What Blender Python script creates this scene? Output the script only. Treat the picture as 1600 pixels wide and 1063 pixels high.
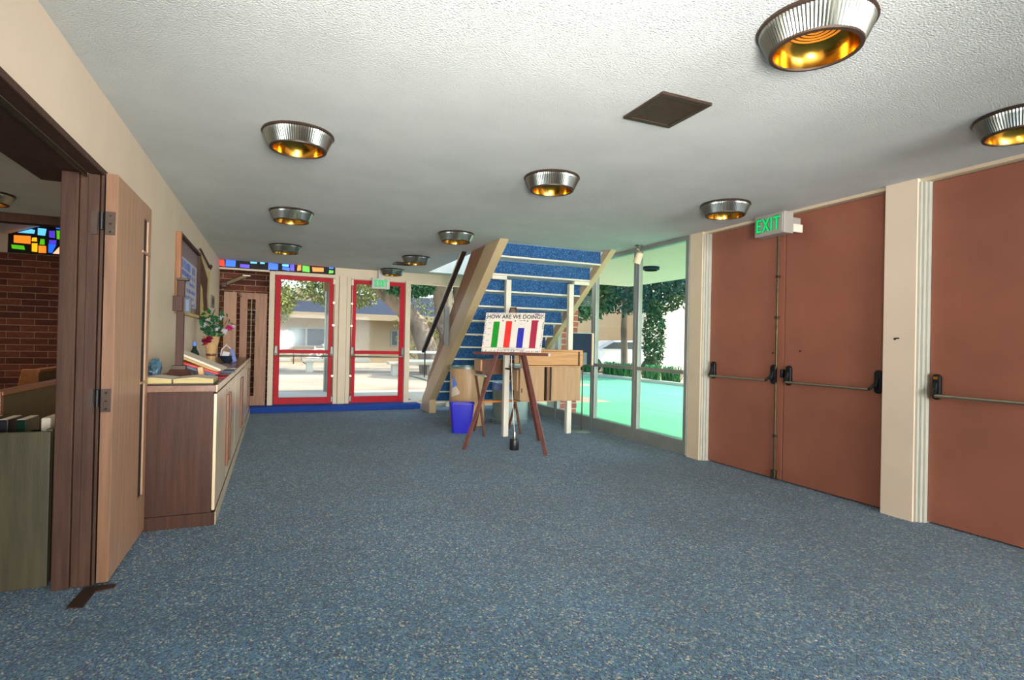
import bpy, math, random
from mathutils import Vector, Matrix
random.seed(7)
S = bpy.context.scene
COL = S.collection
for o in list(bpy.data.objects): bpy.data.objects.remove(o)
# ------------------------------------------------------------------ camera
YAW, PITCH, ROLL, FPX, EYE = 0.406, 0.0058, 0.0215, 862.68, 1.25
cy, sy, cp, sp = math.cos(YAW), math.sin(YAW), math.cos(PITCH), math.sin(PITCH)
fwd = Vector((sy*cp, cy*cp, sp)); rgt = Vector((cy, -sy, 0)); up = rgt.cross(fwd)
c_, s_ = math.cos(ROLL), math.sin(ROLL)
r2 = c_*rgt + s_*up; u2 = -s_*rgt + c_*up
cam_data = bpy.data.cameras.new('camera'); cam = bpy.data.objects.new('camera', cam_data); COL.objects.link(cam)
m = Matrix((r2, u2, -fwd)).transposed().to_4x4(); m.translation = Vector((0, 0, EYE)); cam.matrix_world = m
cam_data.sensor_width = 36; cam_data.sensor_fit = 'HORIZONTAL'; cam_data.lens = FPX/1600*36
cam_data.clip_start = 0.05; cam_data.clip_end = 300
S.camera = cam
# ------------------------------------------------------------------ world, sun, large lights, exposure
W = bpy.data.worlds.new('world'); S.world = W; W.use_nodes = True
wn = W.node_tree.nodes; wl = W.node_tree.links
sky = wn.new('ShaderNodeTexSky'); sky.sky_type = 'NISHITA'; sky.sun_disc = False
sky.sun_elevation = math.radians(52); sky.sun_rotation = math.radians(120); sky.air_density = 1.0; sky.dust_density = 1.5
bg = wn['Background']; bg.inputs[1].default_value = 0.42
wl.new(sky.outputs[0], bg.inputs[0])

def light(name, kind, loc, energy, color=(1, 1, 1), size=None, size_y=None, direction=None):
    d = bpy.data.lights.new(name, kind); d.energy = energy; d.color = color
    if kind == 'AREA':
        d.shape = 'RECTANGLE'; d.size = size; d.size_y = size_y or size
    elif kind == 'SUN': d.angle = size
    elif kind == 'SPOT': d.shadow_soft_size = size; d.spot_size = 1.5; d.spot_blend = 1
    else: d.shadow_soft_size = size
    o = bpy.data.objects.new(name, d); COL.objects.link(o); o.location = loc
    if direction: o.rotation_euler = Vector(direction).to_track_quat('-Z', 'Y').to_euler()
    return o
light('sun', 'SUN', (10, -5, 20), 4.8, (1.0, .91, .80), size=.01, direction=(-1.12, .40, -1.0))
# area lamp added as unseen fill behind the viewpoint, then the photographer's flash
light('window_light_behind', 'AREA', (1.8, -8.4, 1.35), 690, (.95, .97, 1.0), 5.6, 2.2, (0, 1, .12))
light('camera_flash', 'POINT', (0.05, -0.1, 1.62), 30, (1.0, .96, .90), size=.10)
light('bounced_flash', 'SPOT', (0.3, -0.5, 1.2), 600, (1.0, .97, .92), size=.35, direction=(.30, 1, .30))  # added fill lamp that brightens the far ceiling
light('sanctuary_light', 'AREA', (-3.2, 6.0, 2.4), 55, (1.0, .80, .58), 1.5, 3.0, (0, 0.25, -1))  # area lamp added to brighten the sanctuary
light('stairwell_light', 'AREA', (3.3, 8.2, 4.4), 60, (.80, .90, 1.0), 1.4, 3.0, (0, 0, -1))  # fill lamp added inside the stair shaft
S.view_settings.view_transform = 'Standard'; S.view_settings.look = 'None'
S.view_settings.gamma = 1; S.view_settings.use_curve_mapping = False
S.view_settings.exposure = 0.74

# ------------------------------------------------------------------ materials
def lin(c):
    return tuple(((x/255)/12.92 if x/255 <= .04045 else ((x/255+.055)/1.055)**2.4) for x in c) + (1,)
def N(nt, t, **k):
    n = nt.nodes.new(t)
    for a, b in k.items(): setattr(n, a, b)
    return n
def ramp(nt, stops):
    r = N(nt, 'ShaderNodeValToRGB'); e = r.color_ramp.elements
    while len(e) < len(stops): e.new(.5)
    for i, (p, c) in enumerate(stops): e[i].position = p; e[i].color = c
    return r
def mat(name, col, rough=.6, metal=0, var=.12, scale=6, stretch=(1, 1, 1), bump=0, bscale=40, emit=None, estr=0, spec=.5, coat=0):
    M = bpy.data.materials.new(name); M.use_nodes = True; nt = M.node_tree; b = nt.nodes['Principled BSDF']
    b.inputs['Roughness'].default_value = rough; b.inputs['Metallic'].default_value = metal
    b.inputs['Specular IOR Level'].default_value = spec; b.inputs['Coat Weight'].default_value = coat
    tc = N(nt, 'ShaderNodeTexCoord'); mp = N(nt, 'ShaderNodeMapping'); mp.inputs['Scale'].default_value = stretch
    nt.links.new(tc.outputs['Object'], mp.inputs[0])
    no = N(nt, 'ShaderNodeTexNoise'); no.inputs['Scale'].default_value = scale; no.inputs['Detail'].default_value = 5
    nt.links.new(mp.outputs[0], no.inputs[0])
    c = lin(col); lo = tuple(x*(1-var) for x in c[:3])+(1,); hi = tuple(min(1, x*(1+var)) for x in c[:3])+(1,)
    r = ramp(nt, [(.3, lo), (.7, hi)]); nt.links.new(no.outputs[0], r.inputs[0]); nt.links.new(r.outputs[0], b.inputs['Base Color'])
    if bump:
        n2 = N(nt, 'ShaderNodeTexNoise'); n2.inputs['Scale'].default_value = bscale; n2.inputs['Detail'].default_value = 3
        nt.links.new(mp.outputs[0], n2.inputs[0])
        bm = N(nt, 'ShaderNodeBump'); bm.inputs['Strength'].default_value = bump; bm.inputs['Distance'].default_value = .01
        nt.links.new(n2.outputs[0], bm.inputs['Height']); nt.links.new(bm.outputs[0], b.inputs['Normal'])
    if emit:
        b.inputs['Emission Color'].default_value = lin(emit); b.inputs['Emission Strength'].default_value = estr
    return M
def wood(name, col, rough=.45, var=.35, vertical=True, spec=.5):
    st = (9, 9, .6) if vertical is True else ((9, .6, 9) if vertical == 'y' else (.6, 9, 9))
    return mat(name, col, rough, var=var, scale=4, stretch=st, bump=.08, bscale=20, spec=spec)
def carpet(name, stops, scale, wear=.25, tint=None):
    M = bpy.data.materials.new(name); M.use_nodes = True; nt = M.node_tree; b = nt.nodes['Principled BSDF']
    b.inputs['Roughness'].default_value = .95; b.inputs['Specular IOR Level'].default_value = .15
    b.inputs['Sheen Weight'].default_value = .25; b.inputs['Sheen Roughness'].default_value = .6
    tc = N(nt, 'ShaderNodeTexCoord'); mp = N(nt, 'ShaderNodeMapping'); mp.inputs['Scale'].default_value = (1.35, 1, 1); mp.inputs['Rotation'].default_value = (0, 0, .5)
    nt.links.new(tc.outputs['Object'], mp.inputs[0])
    v = N(nt, 'ShaderNodeTexVoronoi'); v.inputs['Scale'].default_value = scale; nt.links.new(mp.outputs[0], v.inputs[0])
    sep = N(nt, 'ShaderNodeSeparateColor'); nt.links.new(v.outputs['Color'], sep.inputs[0])
    r = ramp(nt, stops); r.color_ramp.interpolation = 'CONSTANT'; nt.links.new(sep.outputs[0], r.inputs[0])
    no = N(nt, 'ShaderNodeTexNoise'); no.inputs['Scale'].default_value = 1.3; no.inputs['Detail'].default_value = 6; nt.links.new(tc.outputs['Object'], no.inputs[0])
    n3 = N(nt, 'ShaderNodeTexNoise'); n3.inputs['Scale'].default_value = 14; n3.inputs['Detail'].default_value = 6; nt.links.new(tc.outputs['Object'], n3.inputs[0])
    ad = N(nt, 'ShaderNodeMath', operation='ADD'); nt.links.new(no.outputs[0], ad.inputs[0]); nt.links.new(n3.outputs[0], ad.inputs[1])
    mr = N(nt, 'ShaderNodeMapRange'); mr.inputs[1].default_value = .75; mr.inputs[2].default_value = 1.25; mr.inputs[3].default_value = 1-wear; mr.inputs[4].default_value = 1+wear*.5
    nt.links.new(ad.outputs[0], mr.inputs[0])
    mx = N(nt, 'ShaderNodeMix', data_type='RGBA', blend_type='MULTIPLY'); mx.inputs[0].default_value = 1
    nt.links.new(r.outputs[0], mx.inputs[6]); nt.links.new(mr.outputs[0], mx.inputs[7]); nt.links.new(mx.outputs[2], b.inputs['Base Color'])
    bm = N(nt, 'ShaderNodeBump'); bm.inputs['Strength'].default_value = .7; bm.inputs['Distance'].default_value = .006; bm.invert = True
    nt.links.new(v.outputs['Distance'], bm.inputs['Height']); nt.links.new(bm.outputs[0], b.inputs['Normal'])
    return M
M_carpet = carpet('loop_carpet', [(0, lin((26, 66, 104))), (.28, lin((54, 108, 152))), (.50, lin((78, 124, 138))), (.66, lin((28, 100, 112))), (.80, lin((112, 138, 148))), (.91, lin((186, 180, 160))), (.965, lin((20, 40, 70)))], 105)
M_stair_carpet = carpet('stair_carpet', [(0, lin((28, 72, 124))), (.30, lin((44, 100, 156))), (.55, lin((34, 86, 140))), (.84, lin((90, 140, 180))), (.93, lin((18, 46, 92)))], 95, .12)
M_mat = mat('entrance_carpet', (24, 66, 150), .9, var=.15, scale=60, bump=.3, bscale=200)
M_ceiling = mat('popcorn_ceiling', (214, 217, 213), .95, var=.05, scale=2.2, bump=.8, bscale=120, spec=.1)
M_ceiling.node_tree.nodes['Bump'].inputs['Distance'].default_value = .014
M_wall = mat('painted_plaster', (236, 216, 192), .6, var=.04, scale=2, bump=.05, bscale=90)
M_cream = mat('cream_trim_paint', (222, 204, 174), .5, var=.05, scale=3, bump=.04, bscale=60)
M_whitemetal = mat('white_painted_steel', (222, 216, 198), .4, var=.05)
M_alu = mat('aluminium_frame', (148, 152, 146), .38, .35, var=.12, scale=3, bump=.03)
M_green_trim = mat('frame_trim', (190, 190, 176), .4, var=.06)
M_red = mat('red_door_paint', (190, 14, 34), .5, var=.12, scale=3, spec=.2)
M_brown = mat('brown_door_laminate', (154, 96, 76), .42, var=.12, scale=2.2, bump=.05, bscale=120)
M_jamb = wood('dark_walnut_jamb', (74, 50, 38), .55, .3, spec=.25)
M_leaf = wood('oak_veneer_leaf', (182, 142, 112), .4, .16)
M_leafb = wood('tan_veneer_leaf', (164, 118, 88), .5, .2)
M_leafd = wood('dark_oak_edge', (128, 90, 62), .5, .2)
M_cab = wood('cabinet_walnut_end', (70, 42, 28), .5, .3, spec=.25)
M_cabf = wood('cabinet_birch_front', (228, 204, 170), .22, .10)
M_cabt = wood('cabinet_top', (122, 84, 58), .25, .2, 'y')
M_hand = wood('handle_wood', (116, 70, 38), .4, .2)
M_desk = wood('desk_oak', (196, 146, 96), .4, .2, False)
M_deskf = wood('desk_sliding_front', (178, 142, 104), .45, .12)
M_easel = wood('easel_stained_wood', (94, 48, 38), .4, .3)
M_stool = wood('stool_wood', (104, 64, 42), .45, .3)
M_orange = wood('orange_stretcher_wood', (196, 118, 52), .4, .2, False)
M_rail = mat('dark_handrail', (44, 32, 28), .35, var=.2)
M_string = mat('stringer_paint', (206, 180, 140), .32, var=.10, scale=1.5)
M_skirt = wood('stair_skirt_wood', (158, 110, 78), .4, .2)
M_black = mat('black_metal', (22, 26, 28), .4, .3, var=.2)
M_bronze = mat('worn_bronze', (92, 84, 62), .35, .8, var=.25, scale=30)
M_steel = mat('brushed_steel', (176, 170, 150), .25, .9, var=.1, scale=30)
M_chrome = mat('ribbed_chrome', (150, 156, 152), .28, 1, var=.05)
M_gold = mat('gold_reflector', (214, 158, 62), .18, 1, var=.1)
M_lens = mat('amber_lens', (190, 110, 30), .3, .2, emit=(255, 150, 40), estr=.35)
M_grille = mat('bronze_grille', (70, 54, 44), .5, .4, var=.2)
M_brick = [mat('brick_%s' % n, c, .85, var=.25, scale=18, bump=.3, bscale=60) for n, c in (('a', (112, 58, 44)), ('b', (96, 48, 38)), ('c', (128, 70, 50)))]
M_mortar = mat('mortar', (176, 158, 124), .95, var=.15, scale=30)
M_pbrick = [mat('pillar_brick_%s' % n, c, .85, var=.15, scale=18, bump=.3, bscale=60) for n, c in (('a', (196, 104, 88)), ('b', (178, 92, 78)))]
M_concrete = mat('pale_concrete', (206, 196, 176), .85, var=.12, scale=1.2, bump=.1, bscale=30)
M_patio = mat('green_painted_concrete', (96, 180, 136), .6, var=.10, scale=.8, bump=.08, bscale=40)
M_grout = mat('joint_shadow_green', (50, 120, 104), .9)  # dark green bed colour seen in the slab joints
M_ground = mat('plaza_ground', (168, 150, 126), .95, var=.25, scale=.5, bump=.2, bscale=8)
M_stucco = mat('far_stucco', (158, 138, 108), .8, var=.06, scale=.6)
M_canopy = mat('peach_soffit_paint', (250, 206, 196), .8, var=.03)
M_white = mat('bright_white_wall', (240, 222, 200), .8, var=.05)
M_roof = mat('shingle_roof', (40, 46, 60), .9, var=.4, scale=2, stretch=(1, 4, 4))
M_bark = mat('ficus_bark', (146, 126, 108), .9, var=.55, scale=2.2, stretch=(1, 1, .35), bump=.6, bscale=4)
M_leafg = [mat('leaf_green_%s' % n, c, .6, var=.3, scale=3) for n, c in (('a', (54, 100, 56)), ('b', (30, 84, 70)), ('c', (132, 136, 76)))]
M_grass = mat('blade_green', (50, 130, 70), .6, var=.35, scale=4)
M_blueplastic = mat('blue_plastic', (46, 44, 190), .35, var=.06, scale=2)
M_cardtan = wood('tan_drum', (196, 160, 118), .4, .12)
M_galv = mat('galvanised_steel', (146, 164, 160), .4, .6, var=.12, scale=5)
M_bag = mat('blue_liner', (120, 140, 210), .5, var=.15)
M_paper = mat('paper', (226, 214, 194), .8, var=.04)
M_pageedge = mat('page_edges', (190, 172, 112), .7, var=.2, scale=4, stretch=(1, 1, 60))
M_redpaint = mat('red_cover', (214, 24, 28), .4)
M_dark = mat('dark_cover', (28, 26, 34), .4)
M_bluecover = mat('blue_grey_cover', (86, 104, 130), .5)
M_pink = mat('crimson_leaflet', (184, 40, 72), .6)
M_tan = mat('tan_ceramic', (206, 164, 112), .45, var=.15, scale=8)
M_flred = mat('crimson_petals', (150, 20, 58), .6, var=.3, scale=30)
M_flwhite = mat('white_petals', (226, 222, 226), .6, var=.1)
M_flpink = mat('magenta_petals', (200, 50, 120), .6, var=.2, scale=30)
M_stem = mat('stem_green', (28, 96, 50), .6, var=.3)
M_bottle = mat('dark_green_bottle', (24, 50, 40), .15, var=.2)
M_bluecap = mat('light_blue_cap', (100, 140, 220), .4)
M_bagblue = mat('patterned_gift_bag', (60, 90, 160), .4, var=.6, scale=14)
M_crumple = mat('blue_grey_film', (70, 104, 124), .25, var=.6, scale=16, bump=.8, bscale=30)
M_poster = mat('poster_paper', (206, 204, 216), .35, var=.05)
M_postertop = mat('poster_band', (140, 118, 116), .4, var=.15)
M_bluetxt = mat('poster_blue_ink', (60, 110, 200), .5)
M_frame = wood('picture_frame_wood', (156, 100, 52), .35, .2)
M_cloth = mat('gold_cloth', (214, 188, 122), .8, var=.12)
M_clothd = mat('brown_tapestry', (96, 54, 40), .85, var=.5, scale=22)
M_switch = mat('grey_switch_plate', (110, 116, 112), .4, .4)
M_housing = mat('exit_housing', (176, 172, 164), .45, .3, var=.06)
M_exitgreen = mat('exit_green', (20, 190, 110), .4, emit=(10, 215, 100), estr=.32)
M_exitdark = mat('exit_green_edge', (6, 70, 46), .5)
M_navy = mat('navy_felt', (22, 40, 62), .9, var=.1)
M_pew = wood('pew_stained_wood', (72, 66, 44), .5, .25)
M_pewrail = wood('pew_rail_wood', (128, 78, 40), .35, .2, 'y')
M_void = mat('black_recess', (10, 10, 10), .9)
M_lead = mat('dark_leading', (26, 24, 24), .7)
M_car = mat('white_car_paint', (236, 234, 230), .2, var=.02, coat=.5)
M_carglass = mat('car_glass', (60, 76, 84), .1)
M_tyre = mat('tyre', (24, 24, 24), .8)
def glass(name, tint=(.93, .97, .95)):
    M = bpy.data.materials.new(name); M.use_nodes = True; nt = M.node_tree; nt.nodes.clear()
    o = N(nt, 'ShaderNodeOutputMaterial'); t = N(nt, 'ShaderNodeBsdfTransparent'); g = N(nt, 'ShaderNodeBsdfGlossy'); f = N(nt, 'ShaderNodeMath', operation='MULTIPLY_ADD'); lw = N(nt, 'ShaderNodeLayerWeight'); pw = N(nt, 'ShaderNodeMath', operation='POWER'); mx = N(nt, 'ShaderNodeMixShader')
    nt.links.new(lw.outputs['Facing'], pw.inputs[0]); pw.inputs[1].default_value = 4; nt.links.new(pw.outputs[0], f.inputs[0]); f.inputs[1].default_value = .35; f.inputs[2].default_value = .004
    t.inputs[0].default_value = tint+(1,); g.inputs['Roughness'].default_value = .02
    nt.links.new(f.outputs[0], mx.inputs[0]); nt.links.new(t.outputs[0], mx.inputs[1]); nt.links.new(g.outputs[0], mx.inputs[2]); nt.links.new(mx.outputs[0], o.inputs[0])
    return M
M_glass = glass('clear_glass'); M_glassd = glass('smoked_glass', (.30, .28, .27))
STAIN = {k: mat('stained_glass_'+k, c, .3, var=.3, scale=7, emit=c, estr=.9) for k, c in dict(blue=(30, 90, 220), sky=(90, 180, 240), orange=(250, 120, 30), amber=(255, 170, 20), green=(70, 160, 20), violet=(70, 50, 180), red=(220, 40, 16), peach=(250, 180, 150)).items()}  # panes emit their colour in place of daylight behind the glass

# ------------------------------------------------------------------ mesh helpers
class MB:
    def __init__(s): s.v = []; s.f = []
    def add(s, vs, fs):
        n = len(s.v); s.v += [tuple(v) for v in vs]; s.f += [tuple(i+n for i in f) for f in fs]; return s
    def box(s, x0, x1, y0, y1, z0, z1):
        if x0 > x1: x0, x1 = x1, x0
        if y0 > y1: y0, y1 = y1, y0
        if z0 > z1: z0, z1 = z1, z0
        return s.add([(x, y, z) for x in (x0, x1) for y in (y0, y1) for z in (z0, z1)],
                     [(0, 1, 3, 2), (4, 6, 7, 5), (0, 4, 5, 1), (2, 3, 7, 6), (0, 2, 6, 4), (1, 5, 7, 3)])
    def bar(s, p0, p1, w, d, side=(0, 0, 1)):
        p0, p1 = Vector(p0), Vector(p1); a = (p1-p0).normalized(); b = a.cross(Vector(side))
        if b.length < 1e-4: b = a.cross(Vector((1, 0, 0)))
        b.normalize(); c = a.cross(b); vs = []
        for p in (p0, p1):
            for i, j in ((-1, -1), (1, -1), (1, 1), (-1, 1)): vs.append(p+b*(i*w/2)+c*(j*d/2))
        return s.add(vs, [(0, 1, 2, 3), (7, 6, 5, 4), (0, 4, 5, 1), (1, 5, 6, 2), (2, 6, 7, 3), (3, 7, 4, 0)])
    def tube(s, pts, r, n=10):
        pts = [Vector(p) for p in pts]; rs = r if isinstance(r, (list, tuple)) else [r]*len(pts); vs = []
        for i, p in enumerate(pts):
            a = (pts[min(i+1, len(pts)-1)]-pts[max(i-1, 0)]).normalized()
            b = a.cross(Vector((0, 0, 1)));
            if b.length < .05: b = a.cross(Vector((0, 1, 0)))
            b.normalize(); c = a.cross(b)
            for k in range(n):
                t = 2*math.pi*k/n; vs.append(p+(b*math.cos(t)+c*math.sin(t))*rs[i])
        fs = [(i*n+k, i*n+(k+1) % n, (i+1)*n+(k+1) % n, (i+1)*n+k) for i in range(len(pts)-1) for k in range(n)]
        fs += [tuple(range(n))[::-1], tuple((len(pts)-1)*n+k for k in range(n))]
        return s.add(vs, fs)
    def lathe(s, c, prof, n=32, amp=0, sq=None):
        vs = []; 
        for (r, z) in prof:
            for k in range(n):
                t = 2*math.pi*k/n; rr = r+(amp if k % 2 else 0)
                vs.append((c[0]+rr*math.cos(t), c[1]+rr*math.sin(t), c[2]+z))
        m_ = len(prof)
        fs = [(i*n+k, i*n+(k+1) % n, (i+1)*n+(k+1) % n, (i+1)*n+k) for i in range(m_-1) for k in range(n)]
        if prof[0][0] > 1e-5 and sq != 'open': fs.append(tuple(range(n))[::-1])
        if prof[-1][0] > 1e-5 and sq != 'open': fs.append(tuple((m_-1)*n+k for k in range(n)))
        return s.add(vs, fs)
    def prism(s, poly, vec):
        vec = Vector(vec); n = len(poly); vs = [Vector(p) for p in poly]+[Vector(p)+vec for p in poly]
        return s.add(vs, [tuple(range(n))[::-1], tuple(range(n, 2*n))]+[(i, (i+1) % n, n+(i+1) % n, n+i) for i in range(n)])
    def ball(s, c, r, n=10, sc=(1, 1, 1), jit=0):
        vs = [(c[0], c[1], c[2]-r*sc[2])]; m_ = max(4, n//2)
        for i in range(1, m_):
            a = -math.pi/2+math.pi*i/m_
            for k in range(n):
                t = 2*math.pi*k/n; q = r*(1+random.uniform(-jit, jit))
                vs.append((c[0]+q*sc[0]*math.cos(a)*math.cos(t), c[1]+q*sc[1]*math.cos(a)*math.sin(t), c[2]+q*sc[2]*math.sin(a)))
        vs.append((c[0], c[1], c[2]+r*sc[2])); e = len(vs)-1
        fs = [(0, 1+(k+1) % n, 1+k) for k in range(n)]
        for i in range(m_-2):
            for k in range(n): fs.append((1+i*n+k, 1+i*n+(k+1) % n, 1+(i+1)*n+(k+1) % n, 1+(i+1)*n+k))
        fs += [(1+(m_-2)*n+k, 1+(m_-2)*n+(k+1) % n, e) for k in range(n)]
        return s.add(vs, fs)
    def mesh(s, name, mt, inv=None, smooth=False):
        me = bpy.data.meshes.new(name); vs = [inv @ Vector(v) for v in s.v] if inv else s.v
        me.from_pydata([tuple(v) for v in vs], [], s.f); me.update()
        me.materials.append(mt)
        import bmesh
        if len(s.f) < 20000:
            b = bmesh.new(); b.from_mesh(me); bmesh.ops.recalc_face_normals(b, faces=b.faces); b.to_mesh(me); b.free()
        if smooth:
            for p in me.polygons: p.use_smooth = True
            me.set_sharp_from_angle(angle=math.radians(40))
        return me
    def build(s, name, mt, parent=None, smooth=False, bevel=0):
        if parent is None:
            xs, ys, zs = zip(*[tuple(v) for v in s.v]); loc = Vector(((min(xs)+max(xs))/2, (min(ys)+max(ys))/2, min(zs)))
            o = bpy.data.objects.new(name, s.mesh(name, mt, Matrix.Translation(-loc), smooth)); o.location = loc
        else:
            o = bpy.data.objects.new(name, s.mesh(name, mt, world(parent).inverted(), smooth)); o.parent = parent
        COL.objects.link(o)
        if bevel:
            b = o.modifiers.new('bevel', 'BEVEL'); b.width = bevel; b.segments = 2; b.limit_method = 'ANGLE'
        return o
def world(o):
    mloc = Matrix.Translation(o.location) @ o.rotation_euler.to_matrix().to_4x4()
    return world(o.parent) @ mloc if o.parent else mloc
def tag(o, label, cat, group=None, kind=None):
    o['label'] = label; o['category'] = cat
    if group: o['group'] = group
    if kind: o['kind'] = kind
    return o
def thing(name, label, cat, loc, group=None, kind=None):
    o = bpy.data.objects.new(name, None); o.location = loc; o.empty_display_size = .1; COL.objects.link(o)
    return tag(o, label, cat, group, kind)
def copy_thing(o, loc, label):
    r = o.copy(); COL.objects.link(r); r.location = loc; r['label'] = label
    for ch in list(o.children):
        c = ch.copy(); COL.objects.link(c); c.parent = r
        for g in list(ch.children):
            d = g.copy(); COL.objects.link(d); d.parent = c
    return r
def B(x0, x1, y0, y1, z0, z1): return MB().box(x0, x1, y0, y1, z0, z1)
def share(name, me, loc, parent=None, rot=None):
    o = bpy.data.objects.new(name, me); COL.objects.link(o); o.location = loc
    if rot: o.rotation_euler = rot
    if parent: o.parent = parent; o.location = world(parent).inverted() @ Vector(loc)
    return o
def text_mesh(name, body, mt, parent, origin, ux, uy, height, width=None, depth=.002, bold=0):
    cu = bpy.data.curves.new(name, 'FONT'); cu.body = body; cu.size = 1; cu.extrude = .5; cu.offset = bold; cu.align_x = 'LEFT'
    t = bpy.data.objects.new(name+'_tmp', cu); COL.objects.link(t)
    dg = bpy.context.evaluated_depsgraph_get(); me = bpy.data.meshes.new_from_object(t.evaluated_get(dg)); bpy.data.objects.remove(t)
    xs = [v.co.x for v in me.vertices]; ys = [v.co.y for v in me.vertices]; x0, x1, y0, y1 = min(xs), max(xs), min(ys), max(ys)
    ux, uy = Vector(ux).normalized(), Vector(uy).normalized(); n = ux.cross(uy); k = height/(y1-y0); kx = (width/(x1-x0)) if width else k
    inv = world(parent).inverted()
    for v in me.vertices:
        p = Vector(origin)+ux*((v.co.x-x0)*kx)+uy*((v.co.y-y0)*k)+n*(v.co.z*depth+depth/2); v.co = inv @ p
    me.materials.clear(); me.materials.append(mt)
    o = bpy.data.objects.new(name, me); COL.objects.link(o); o.parent = parent
    return o

H = 2.53            # ceiling height
XL, XW, XD = -.864, 4.33, 4.42   # left wall face, right frame face, right door face
YB = 10.3           # back glazing plane
# ------------------------------------------------------------------ setting: shell
tag(B(-5.2, 4.6, -9.2, 11.4, -.12, 0).build('floor', M_carpet), 'blue and beige flecked loop carpet covering the whole lobby floor', 'floor', kind='structure')
cb = MB()
cb.box(-.97, 2.58, -9.2, YB+.1, H, H+.12); cb.box(2.58, 4.6, -9.2, 6.50, H, H+.12); cb.box(2.58, 4.6, 9.95, YB+.1, H, H+.12); cb.box(4.28, 4.6, 6.50, 9.95, H, H+.12)
tag(cb.build('ceiling', M_ceiling), 'low popcorn textured ceiling over the lobby', 'ceiling', kind='structure')
# stairwell shaft above the ceiling opening
sh = MB(); sh.box(2.50, 2.57, 6.4, 10.05, H+.12, 4.8); sh.box(4.29, 4.36, 6.4, 10.05, H+.12, 4.8); sh.box(2.57, 4.29, 6.40, 6.48, H+.12, 4.8); sh.box(2.57, 4.29, 9.96, 10.03, H+.12, 4.8); sh.box(2.5, 4.36, 6.38, 10.05, 4.8, 4.9)
tag(sh.build('wall_stairwell', M_ceiling), 'textured walls of the stairwell opening above the staircase', 'wall', kind='structure')
wl_ = MB(); wl_.box(-.97, XL, 3.36, YB+.1, 0, H); wl_.box(-.97, XL, .9, 3.36, 2.05, H); wl_.box(-.97, XL, -9.2, .9, 0, H)
tag(wl_.build('wall_left', M_wall), 'cream plaster wall above and beyond the dark wood opening', 'wall', kind='structure')
tag(B(-5.2, 4.6, -9.3, -9.2, 0, H+.1).build('wall_rear', M_wall), 'cream wall closing the lobby behind the viewpoint', 'wall', kind='structure')
wr = MB(); wr.box(XW, 4.6, 4.79, 4.985, 0, H)
tag(wr.build('wall_right', M_cream), 'narrow cream pier between the glazing and the brown double doors', 'wall', kind='structure')
wp = MB(); wp.box(XW, 4.6, 2.562, 2.794, 0, H)
t = tag(wp.build('trim_pier', M_wall), 'cream pier between the double doors and the single brown door', 'trim', kind='structure')
MB().ball((XW-.001, 2.705, 1.345), .012, 8, (.4, 1.2, .8), .3).build('scuff', M_black, t)
MB().ball((XW-.001, 2.685, 1.35), .008, 8, (.4, 1.6, .7), .3).build('scuff', M_black, t)
wr2 = MB(); wr2.box(4.47, 4.6, -9.2, 1.45, 0, H)
tag(wr2.build('wall_right_front', M_wall), 'cream wall nearest the viewpoint past the brown doors', 'wall', kind='structure')
# head strip above brown doors
tag(B(4.36, 4.6, 1.45, 4.79, 2.505, H).build('trim_door_head', M_cream), 'thin cream head strip above the brown doors', 'trim', kind='structure')
# back wall header pieces, pilaster
hb = MB(); hb.box(.965, 4.6, YB, YB+.12, 2.385, H)
tag(hb.build('wall_back', M_cream), 'cream header above the second red door and side glazing', 'wall', kind='structure')
# platform step with blue carpet
pt = thing('floor_step', 'low blue carpeted step in front of the two red doors', 'step', (1.2, 10.1, 0), kind='structure')
B(-.86, 2.50, 10.03, 11.3, 0, .10).build('carpet_top', M_mat, pt, bevel=.012)

# ------------------------------------------------------------------ right-hand door frames (stepped cream mouldings)
def frame_strips(name, label, y_near, y_far):
    f = thing(name, label, 'door frame', (4.38, (y_near+y_far)/2, 0), kind='structure')
    n = 3; w = (y_far-y_near)/n
    for i in range(n):
        a = y_near+i*w; B(XW+.03*((n-1-i) if name.endswith('a') else i)-.004, 4.6, a+.003, a+w-.003, 0, H-.004).build('moulding', M_green_trim, f, bevel=.003)
    return f
f1 = thing('trim_1', 'stepped cream door frame moulding beside the glazing pier', 'trim', (4.38, 4.77, 0), kind='structure')
for i, (a, b, x) in enumerate(((4.775, 4.789, 4.345), (4.758, 4.775, 4.365), (4.742, 4.758, 4.39))): B(x, 4.6, a, b, 0, 2.505).build('moulding', M_green_trim, f1, bevel=.002)
f2 = thing('trim_2', 'stepped cream door frame moulding of the single brown door', 'trim', (4.38, 2.54, 0), kind='structure')
for i, (a, b, x) in enumerate(((2.545, 2.561, 4.345), (2.528, 2.545, 4.365), (2.512, 2.528, 4.39))): B(x, 4.6, a, b, 0, 2.505).build('moulding', M_green_trim, f2, bevel=.002)

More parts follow.
